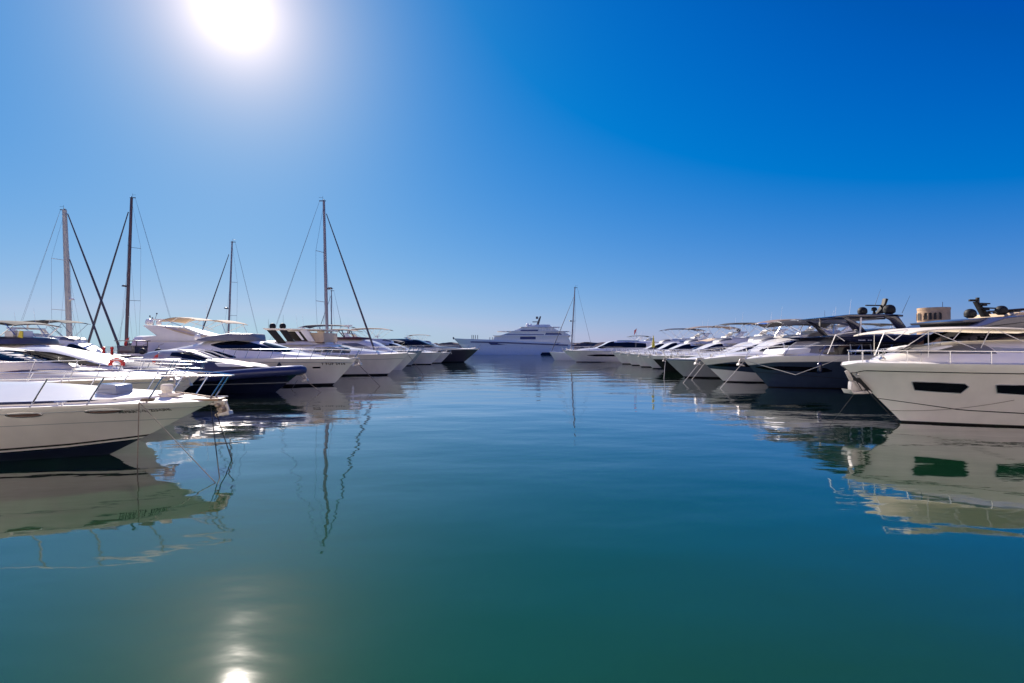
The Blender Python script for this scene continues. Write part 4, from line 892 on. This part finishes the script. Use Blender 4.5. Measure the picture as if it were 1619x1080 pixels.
# ------------------------------------------------------------------ navy over white yacht with black bimini
b = Boat('motor_yacht', 'yacht with navy topsides over a white bottom and black sagging bimini', 'motor yacht', 'R', 1107, 34.9, 16, 4.5,
         sheerpx=[(1107, 568, 0), (1170, 563, -1.8), (1300, 561, -2.1)], rake=1.75, hull='slate', group='boats moored on the right', q=1.0)
R3 = b
b.strip('lower_hull', 'white', -.44, lambda x: interp([(-16, .35), (-5, .62), (-1.7, .98)], x), eps=.006); b.strip('boot_stripe', 'black', -.44, .08, eps=.012)
b.band('gunwale_band', 'white', 0, .40, eps=.02); b.rub('grey', .02, .41)
b.hwin(b.P([(1140, 579), (1150, 581), (1200, 581)], -1.9), b.P([(1140, 577.5), (1155, 576), (1200, 576)], -1.9))
T = b.house('foredeck_trunk', 'white', b.P([(1130, 566), (1150, 559), (1180, 556), (1230, 555)], 0), 1.6, nose=3, n=3.4)
W = b.house('deckhouse', 'white', b.P([(1188, 558), (1205, 551), (1225, 541), (1245, 535), (1265, 532.5), (1310, 532), (1420, 532)], -.7), 1.8, nose=3.6, n=5.5, a=.1)
b.win(W, b.P([(1212, 556), (1300, 557)], -1.75), b.P([(1212, 554.5), (1232, 543.5), (1252, 538), (1300, 538)], -1.75), 'saloon_window')
b.win(W, b.P([(1242, 557), (1244, 557)], -1.75), b.P([(1242, 539), (1244, 539)], -1.75), 'window_post', 'white', eps=.03)
b.slab('flybridge_coaming', 'white', b.PP([(1262, 533), (1268, 529), (1330, 527), (1400, 527), (1400, 534)], -1.6), 1.7, .05)
b.slab('flybridge_seat', 'cush', b.PP([(1286, 528), (1290, 523), (1325, 522), (1328, 528)], -1), 1.2, .06)
b.canopy(b.P([(1239, 508), (1260, 505.5), (1290, 503.5), (1320, 504), (1345, 508.5)], -1.2), 1.45, [(b.x(1241, -1.2), b.z(507, -1.2), b.x(1268, -1.2), b.z(530, -1.2)), (b.x(1268, -1.2), b.z(504, -1.2), b.x(1258, -1.2), b.z(530, -1.2)), (b.x(1282, -1.2), b.z(504, -1.2), b.x(1312, -1.2), b.z(528, -1.2)), (b.x(1343, -1.2), b.z(508, -1.2), b.x(1318, -1.2), b.z(528, -1.2)), (b.x(1316, -1.2), b.z(504, -1.2), b.x(1313, -1.2), b.z(530, -1.2))], 'cablack', fr=.025, crown=.35)
b.rail(-8, h=.6, n=7, slant=.2, r=.016); b.anchor('alu', .9, x=0)
MB().tube([(-.8, 0, 1.75), (-.8, 0, 2.0)], .1, 10).build('windlass', M['steel'], b.root)
b.whip(b.x(1304), 0, b.z(504), .6, mt='black'); b.dome(b.x(1318, 0), 0, b.z(521), .2)

yacht('pale grey hulled flybridge yacht with dark brown bimini, fifth in the right row', 'R', 1052, 39.8, 16, 4.5, 1.55, hull='grey', top='white', bim='catan', group=GR, hwin=True, rake=1.6, bimh=1.75, seed=21)
yacht('white flybridge yacht under a bright blue bimini in the right row', 'R', 1062, 45, 16.5, 4.5, 1.7, bim='cablue', group=GR, bimh=1.75, seed=22)
yacht('white flybridge yacht under a black arched bimini in the right row', 'R', 1028, 50.4, 15, 4.4, 1.6, hull='black', upper='white', band=.35, bim='cablack', group=GR, seed=23)
yacht('white yacht with beige hardtop on slim legs, right row', 'R', 1012, 55, 14, 4.3, 1.55, kind='express', bim='canvas', group=GR, seed=24)
yacht('white flybridge yacht with taupe bimini and black domes, right row', 'R', 995, 59.5, 15, 4.3, 1.6, bim='catan', group=GR, domes=['black'], seed=25)
yacht('white yacht with sleek closed hardtop, right row', 'R', 982, 64.5, 15, 4.3, 1.6, kind='hard', group=GR, seed=26)
yacht('white flybridge yacht with short navy bimini near the far end of the right row', 'R', 968, 69.5, 15, 4.3, 1.7, bim='canavy', group=GR, seed=27)
yacht('white yacht with low rounded cabin beside the lone far mast', 'R', 890, 78, 17, 4.6, 1.9, kind='hard', group=GR, rake=2.2, boot='navy', hwin=True, seed=28)
yacht('big white flybridge yacht behind the navy hardtop on the far right pontoon', 'R', 1330, 62, 24, 6, 2.5, bim=None, hard='white', group='yachts on the far right pontoon', domes=['white', 'white'], hwin=True, seed=29)
yacht('white yacht with cream bimini on the far right pontoon beside the stone tower', 'R', 1405, 50, 20, 5.2, 2.2, bim='cawhite', group='yachts on the far right pontoon', seed=30)
yacht('white yacht with black bimini on the far right pontoon, leftmost there', 'R', 1215, 70, 20, 5.5, 2.4, bim='cablack', group='yachts on the far right pontoon', seed=31)

yacht('small distant white cruiser with blue canopy beyond the lone far mast', 'R', 925, 118, 13, 4.2, 1.7, kind='express', bim='cablue', group='distant boats at the basin end', seed=41)
yacht('small distant flybridge boat right of the far superyacht, black bimini', 'R', 950, 128, 15, 4.4, 1.9, bim='cablack', group='distant boats at the basin end', seed=42)
yacht('small distant navy hulled boat left of the far superyacht bow', 'L', 722, 120, 14, 4.2, 2.0, hull='navy', kind='fly', bim='catan', group='distant boats at the basin end', seed=43)
# wrapped yellow sail standing on a foredeck of the right row
o = empty('furled_parasol', (wx(1033, 50), 50, 1.75), label='folded yellow parasol standing upright among the right row boats', cat='parasol')
MB().tube([(0, 0, 0), (0, 0, 1.95)], .03, 6).build('pole', M['alu'], o); MB().tube([(0, 0, .7), (0, 0, 1.0), (0, 0, 1.5), (0, 0, 1.9)], [.17, .15, .09, .03], 10).build('folded_canopy', M['yellow'], o)

# mooring ropes of the middle boats
for bb, dx, lab, m_ in ((R2, -1.9, 'slate yacht', 'ropew'), (R3, -1.6, 'navy over white yacht', 'ropew'), (L5, 1.9, 'white oval window yacht', 'rope'), (L6, 1.6, 'large hardtop yacht', 'rope')):
    a = Vector((bb.Xb, bb.Yc, bb.zs0-.2)); rope(a, (a.x+dx, a.y-1.0, -.03), 'mooring rope slanting forward from the bow of the %s into the water' % lab, m_, .02)
rope((R2.Xb+.3, 30.3, 1.6), (R2.Xb+1.6, 27.6, .95), 'rope loop slung down from the bow of the slate yacht', 'ropew', .018)
rope((R2.Xb+1.6, 27.6, .95), (R2.Xb+4.6, 28.1, 1.9), 'rope loop slung up to the deck of the slate yacht', 'ropew', .018)
rope((L5.Xb-2.9, 29.8, .5), (L5.Xb-2.9, 28.9, -.05), 'short straight rope under the white oval window yacht bow', 'rope', .015)
rope((RIB.Xb-.15, 27.2, .95), (RIB.Xb+1.2, 26.9, -.03), 'mooring rope dropping from the navy inflatable bow', 'rope', .015)
R4x = wx(1052, 39.8)
rope((R4x, 39.8, 1.4), (R4x-.5, 38.6, -.03), 'mooring rope falling from the pale grey yacht bow', 'ropew', .022)
rope((R4x+2.6, 37.9, 1.4), (R4x+1.1, 37.0, -.03), 'mooring rope slanting off the side of the pale grey yacht', 'ropew', .022)
for i, (bb, xx, lab) in enumerate(((R3, -3.5, 'on navy over white yacht, forward one'), (R3, -5.6, 'on navy over white yacht, aft one'), (L6, -6, 'on large hardtop yacht, aft one'), (L6, -4.2, 'on large hardtop yacht, forward one'))):
    fender(bb.world(xx, bb.ns*(bb.HB(-xx/bb.L, 1)+.12), 1.15), 'white cylindrical fender hanging '+lab, 'white', .6, .12, 'white fenders')

# flags
for i, (px, py, Y_, hh, m_, lab) in enumerate(((201, 540, 34.5, 1.9, 'red', 'red flag hanging from a staff beside the work boat'), (247, 565, 26, 1.1, 'red', 'small red flag above the grey coachroof between left cruisers'), (78, 542, 40, 1.6, 'orange', 'orange flag near the foot of the pale mast'), (1005, 527, 62, 2.6, 'red', 'red flag on a staff among the far right row boats'))):
    zt_ = wz(py-8, Y_); o = empty('flag', (wx(px, Y_), Y_, zt_-hh), label=lab, cat='flag', group='flags on the boats')
    MB().tube([(0, 0, 0), (.15, 0, hh)], .018, 6).build('staff', M['alu'], o)
    MB().grid([[(.14-.03*c-.32*r_/5*(1-.5*c/6), .05*math.sin(r_*1.7+c), hh-.04-.10*c-.05*r_) for c in range(7)] for r_ in range(6)]).build('cloth', M[m_], o)

# ------------------------------------------------------------------ superyacht moored across the end of the basin
Y = 146
o = empty('superyacht', (wx(812, Y), Y, 0), label='white superyacht with haze-tinted blue hull lying across the far end of the basin', cat='superyacht'); X0 = wx(812, Y)
q = lambda pts: [(wx(a, Y)-X0, wz(c, Y)) for a, c in pts]
rows = []
for i in range(31):
    u = i/30; xx = wx(717+188*u, Y)-X0; hw = 3.9*(1-(1-min(1, u/.45))**2.2)**.8*(1-.1*max(0, u-.7)/.3); zt = interp([(0, 4.9), (.1, 4.7), (.45, 4.3), (1, 3.2)], u); r = []
    for j in range(9): t = j/8; r.append((xx+5.0*(1-t)*(1-u)**3, hw*(.78+.22*t), -.3+(zt+.3)*t))
    rows.append(r)
mir = [[(x, -y, z) for x, y, z in r] for r in rows]
MB().grid(rows).grid(mir).grid([rows[-1], mir[-1]]).grid([[r[-1] for r in rows], [r[-1] for r in mir]]).build('hull', M['ltblue'], o)  # hull blue holds the distant haze and shade as colour
def tier(name, m_, pts, w_): return MB().prism(q(pts), -w_, w_).build(name, M[m_], o, bevel=.06)
def band_(m_, pts, w_, par, name='window'): return MB().prism(q(pts), -w_-.02, w_+.02).build(name, M[m_], par)
a = tier('main_deck_house', 'white', [(778, 545), (782, 533), (800, 529.5), (895, 530), (901, 545)], 3.6)
band_('blueglass', [(772, 541.5), (777, 545.4), (848, 545.6), (848, 541.8)], 3.62, a); band_('blueglass', [(852, 542), (852, 545), (880, 545), (884, 542)], 3.62, a)
a = tier('upper_deck_house', 'white', [(786, 532.5), (812, 524), (890, 525), (900, 531), (898, 534)], 3.2)
band_('blueglass', [(792, 532), (800, 528.6), (858, 528.6), (862, 532.6), (850, 532.6)], 3.22, a); band_('blueglass', [(822, 532.8), (822, 536.8), (846, 536.8), (846, 532.8)], 3.62, a)
a = tier('bridge_deck_house', 'white', [(808, 525), (822, 519.5), (832, 518), (870, 517), (884, 524.5)], 2.6)
band_('blueglass', [(822, 524), (824, 521.8), (850, 521.8), (850, 524)], 2.62, a)
for x0_, x1_, yy_, w_ in ((779, 903, 531.8, 3.75), (786, 898, 524.9, 3.35), (822, 884, 518.2, 2.8), (717, 800, 536.4, 0)):
    if w_: MB().prism(q([(x0_, yy_), (x1_, yy_), (x1_, yy_-.9), (x0_+2, yy_-.9)]), -w_-.25, w_+.25).build('deck_edge', M['white'], o, bevel=.05)
for k in range(9): MB().box((wx(806+k*9, Y)-X0, -3.64, wz(540, Y)), (.10, .1, .9)).build('window_mullion', M['white'], o)
for x0_, x1_, yb in ((862, 900, 531), (850, 886, 524)):
    ml = MB(); ml.tube([(wx(x0_, Y)-X0, -3.4, wz(yb-5.6, Y)), (wx(x1_, Y)-X0, -3.4, wz(yb-5.6, Y))], .035, 5)
    for k in range(9): ml.tube([(wx(x0_+(x1_-x0_)*k/8, Y)-X0, -3.4, wz(yb-.9, Y)), (wx(x0_+(x1_-x0_)*k/8, Y)-X0, -3.4, wz(yb-5.6, Y))], .03, 4)
    ml.build('deck_rail', M['steel'], o)
band_('blueglass', [(860, 530.5), (862, 527), (884, 527), (888, 530.5)], 3.22, a)
tier('sun_deck', 'white', [(828, 519), (846, 513.6), (868, 513.6), (872, 518)], 2.0)
tier('aft_awning', 'charcoal', [(868, 521), (876, 523.5), (880, 523.5), (878, 525.5), (873, 533), (871, 533)], 2.4)
MB().prism(q([(848, 514), (852, 513.5), (855.5, 500.5), (853.5, 500), (850, 508)]), -.5, .5).box((wx(849, Y)-X0, 0, wz(502.5, Y)), (.7, .7, .7)).box((wx(846, Y)-X0, 0, wz(509, Y)), (1.6, .4, .25)).build('radar_mast', M['charcoal'], o)
for px, py in ((834, 518), (839, 519)): MB().lathe([(.3, 0), (.55, .4), (.5, 1.0), (.05, 1.4)], (wx(px, Y)-X0, 0, wz(py, Y)), 12).build('satellite_dome', M['white'], o)
mbp = MB()
for px in (747, 749.5, 752.5, 756, 775, 779, 784): mbp.tube([(wx(px, Y)-X0, -2, 4.3), (wx(px, Y)-X0, -2, wz(530 if px < 760 else 533.5, Y))], .1, 5)
mbp.tube([(wx(717, Y)-X0, 0, 4.6), (wx(717, Y)-X0, 0, wz(533, Y))], .2, 6); mbp.build('deck_equipment', M['dsteel'], o)
MB().grid([[(wx(717+188*u/20, Y)-X0+ .0, -3.95*(1-(1-min(1, u/20/.45))**2.2)**.8-.03, interp([(0, 4.1), (.45, 3.7), (1, 2.9)], u/20)-k) for k in (0, .35)] for u in range(3, 20)]).build('hull_stripe', M['blueglass'], o)
MB().grid([[(wx(717+188*u/40, Y)-X0+5.0*(1-zz_/4.5)*(1-u/40)**3, -(3.9*(1-(1-min(1, u/40/.45))**2.2)**.8*(.78+.22*zz_/4.5))-.04, zz_) for zz_ in (-.2, .7)] for u in range(1, 41)]).build('boot_stripe', M['navy'], o)
for px in (800, 825): MB().lathe([(.02, 0), (.22, .01), (.22, .05)], (wx(px, Y)-X0, -3.9, 2.0), 10).build('porthole', M['dark'], o)

# ------------------------------------------------------------------ quays, pontoons, breakwater, stone tower
def block(name, x0, x1, y0, y1, z0, z1, m_, **k):
    o = MB().box(((x0+x1)/2, (y0+y1)/2, (z0+z1)/2), (x1-x0, y1-y0, z1-z0)).build(name, M[m_], bevel=.05, **k); return o
block('quay', 44, 60, 5, 300, -3, 1.1, 'concrete', kind='structure')
block('quay', -37.2, -34.2, 8, 100, -3, .75, 'concrete', kind='structure')
mbk = MB(); random.seed(5); rows = []
for i in range(161):
    xx = -160+2*i; r = []
    for j in range(7):
        t = j/6; yy = 205+9*math.sin(t*math.pi/2)+random.uniform(-.8, .8); r.append((xx+random.uniform(-.6, .6), yy, -1+(4.9)*math.sin(t*math.pi/2)+random.uniform(-.45, .45)))
    r.append((xx, 225, 3.6)); rows.append(r)
mbk.grid(rows).build('breakwater', M['rock'], kind='structure', angle=10)
block('ground', 60, 400, 60, 420, -3, 1.4, 'concrete', kind='structure')
Y = 112; o = empty('stone_tower', (wx(1476, Y), Y, 1.3), label='round tan sandstone tower with small arched openings beyond the right hand yachts', cat='tower')
ht = wz(487, Y)-1.3; r = 26.3*Y/764/1.31
mt_ = MB().lathe([(r*1.03, 0), (r*1.015, ht*.5), (r*1.0, ht-.55), (r*1.02, ht-.5), (r*1.02, ht), (r*.86, ht), (r*.86, ht-.9), (.1, ht-.9)], n=48).build('tower_wall', M['stone'], o)
for k in range(10):
    a = math.radians(-158+k*15.5) if k < 4 else math.radians(-60+k*33); rr = r*1.0; zc = ht-2.05; mbw = MB(); n = 10; pts = []
    for t in range(n+1): pts.append((.42*math.cos(math.pi*t/n), .45+.42*math.sin(math.pi*t/n)))
    pts += [(-.42, -.75), (.42, -.75)]
    c_, s_ = math.cos(a), math.sin(a); out = []
    for dr in (.06, -.3):
        out += [((rr+dr)*c_-u*s_, (rr+dr)*s_+u*c_, zc+v) for u, v in pts]
    m0 = len(pts); mbw.add(out, [tuple(range(m0)), tuple(range(2*m0-1, m0-1, -1))]+[(i, (i+1) % m0, (i+1) % m0+m0, i+m0) for i in range(m0)])
    w_ = mbw.build('window', M['dark'], o)
    fr_ = MB().tube([((rr+.05)*c_-u*1.12*s_, (rr+.05)*s_+u*1.12*c_, zc+v*1.06) for u, v in pts+pts[:1]], .07, 5).build('window_surround', M['stone'], w_)
MB().tube([(0, -r*.8, ht), (0, -r*.8, ht+1.2)], .05, 5).build('lightning_rod', M['dsteel'], o)

# ------------------------------------------------------------------ harbour front: unseen white houses added to bounce warm light onto the hulls
block('quay', -90, 90, -60, -1.2, -3, 1.1, 'paving', kind='structure')
M['lime'] = mat('limewashed_wall', (.84, .78, .72), .9, var=.05, scale=.5, bump=.5, bscale=6); M['tile'] = mat('clay_roof_tiles', (.42, .20, .12), .85, var=.2, scale=6, bump=1, bscale=12)
random.seed(9)
for i in range(9):
    ww = 15.5; x0 = -76+i*17; hh = 15+random.uniform(-1.5, 2.5); yy = -11-random.uniform(0, 1.5)
    o = empty('added_town_house', (x0+ww/2, yy-5, 1.1), label='white house added for bounce light, %s of the row behind the camera' % ('first second third fourth fifth sixth seventh eighth ninth'.split()[i]+' from the west'), cat='house', group='white bounce light houses behind the camera')
    MB().box((0, 0, hh/2), (ww, 10, hh)).build('wall', M['lime'], o)
    MB().prism([(-ww/2-.4, hh), (ww/2+.4, hh), (ww/2-3, hh+2), (-ww/2+3, hh+2)], -5.4, 5.4).build('roof', M['tile'], o)
    for a in range(3):
        for c in range(3):
            w_ = MB().box((-5+5*a, 5.02, 1.6+3.3*c), (1.5, .1, 2.0)).build('window', M['glass'], o)
            MB().box((-5+5*a, 5.1, .5+3.3*c), (1.9, .3, .1)).build('sill', M['lime'], w_)
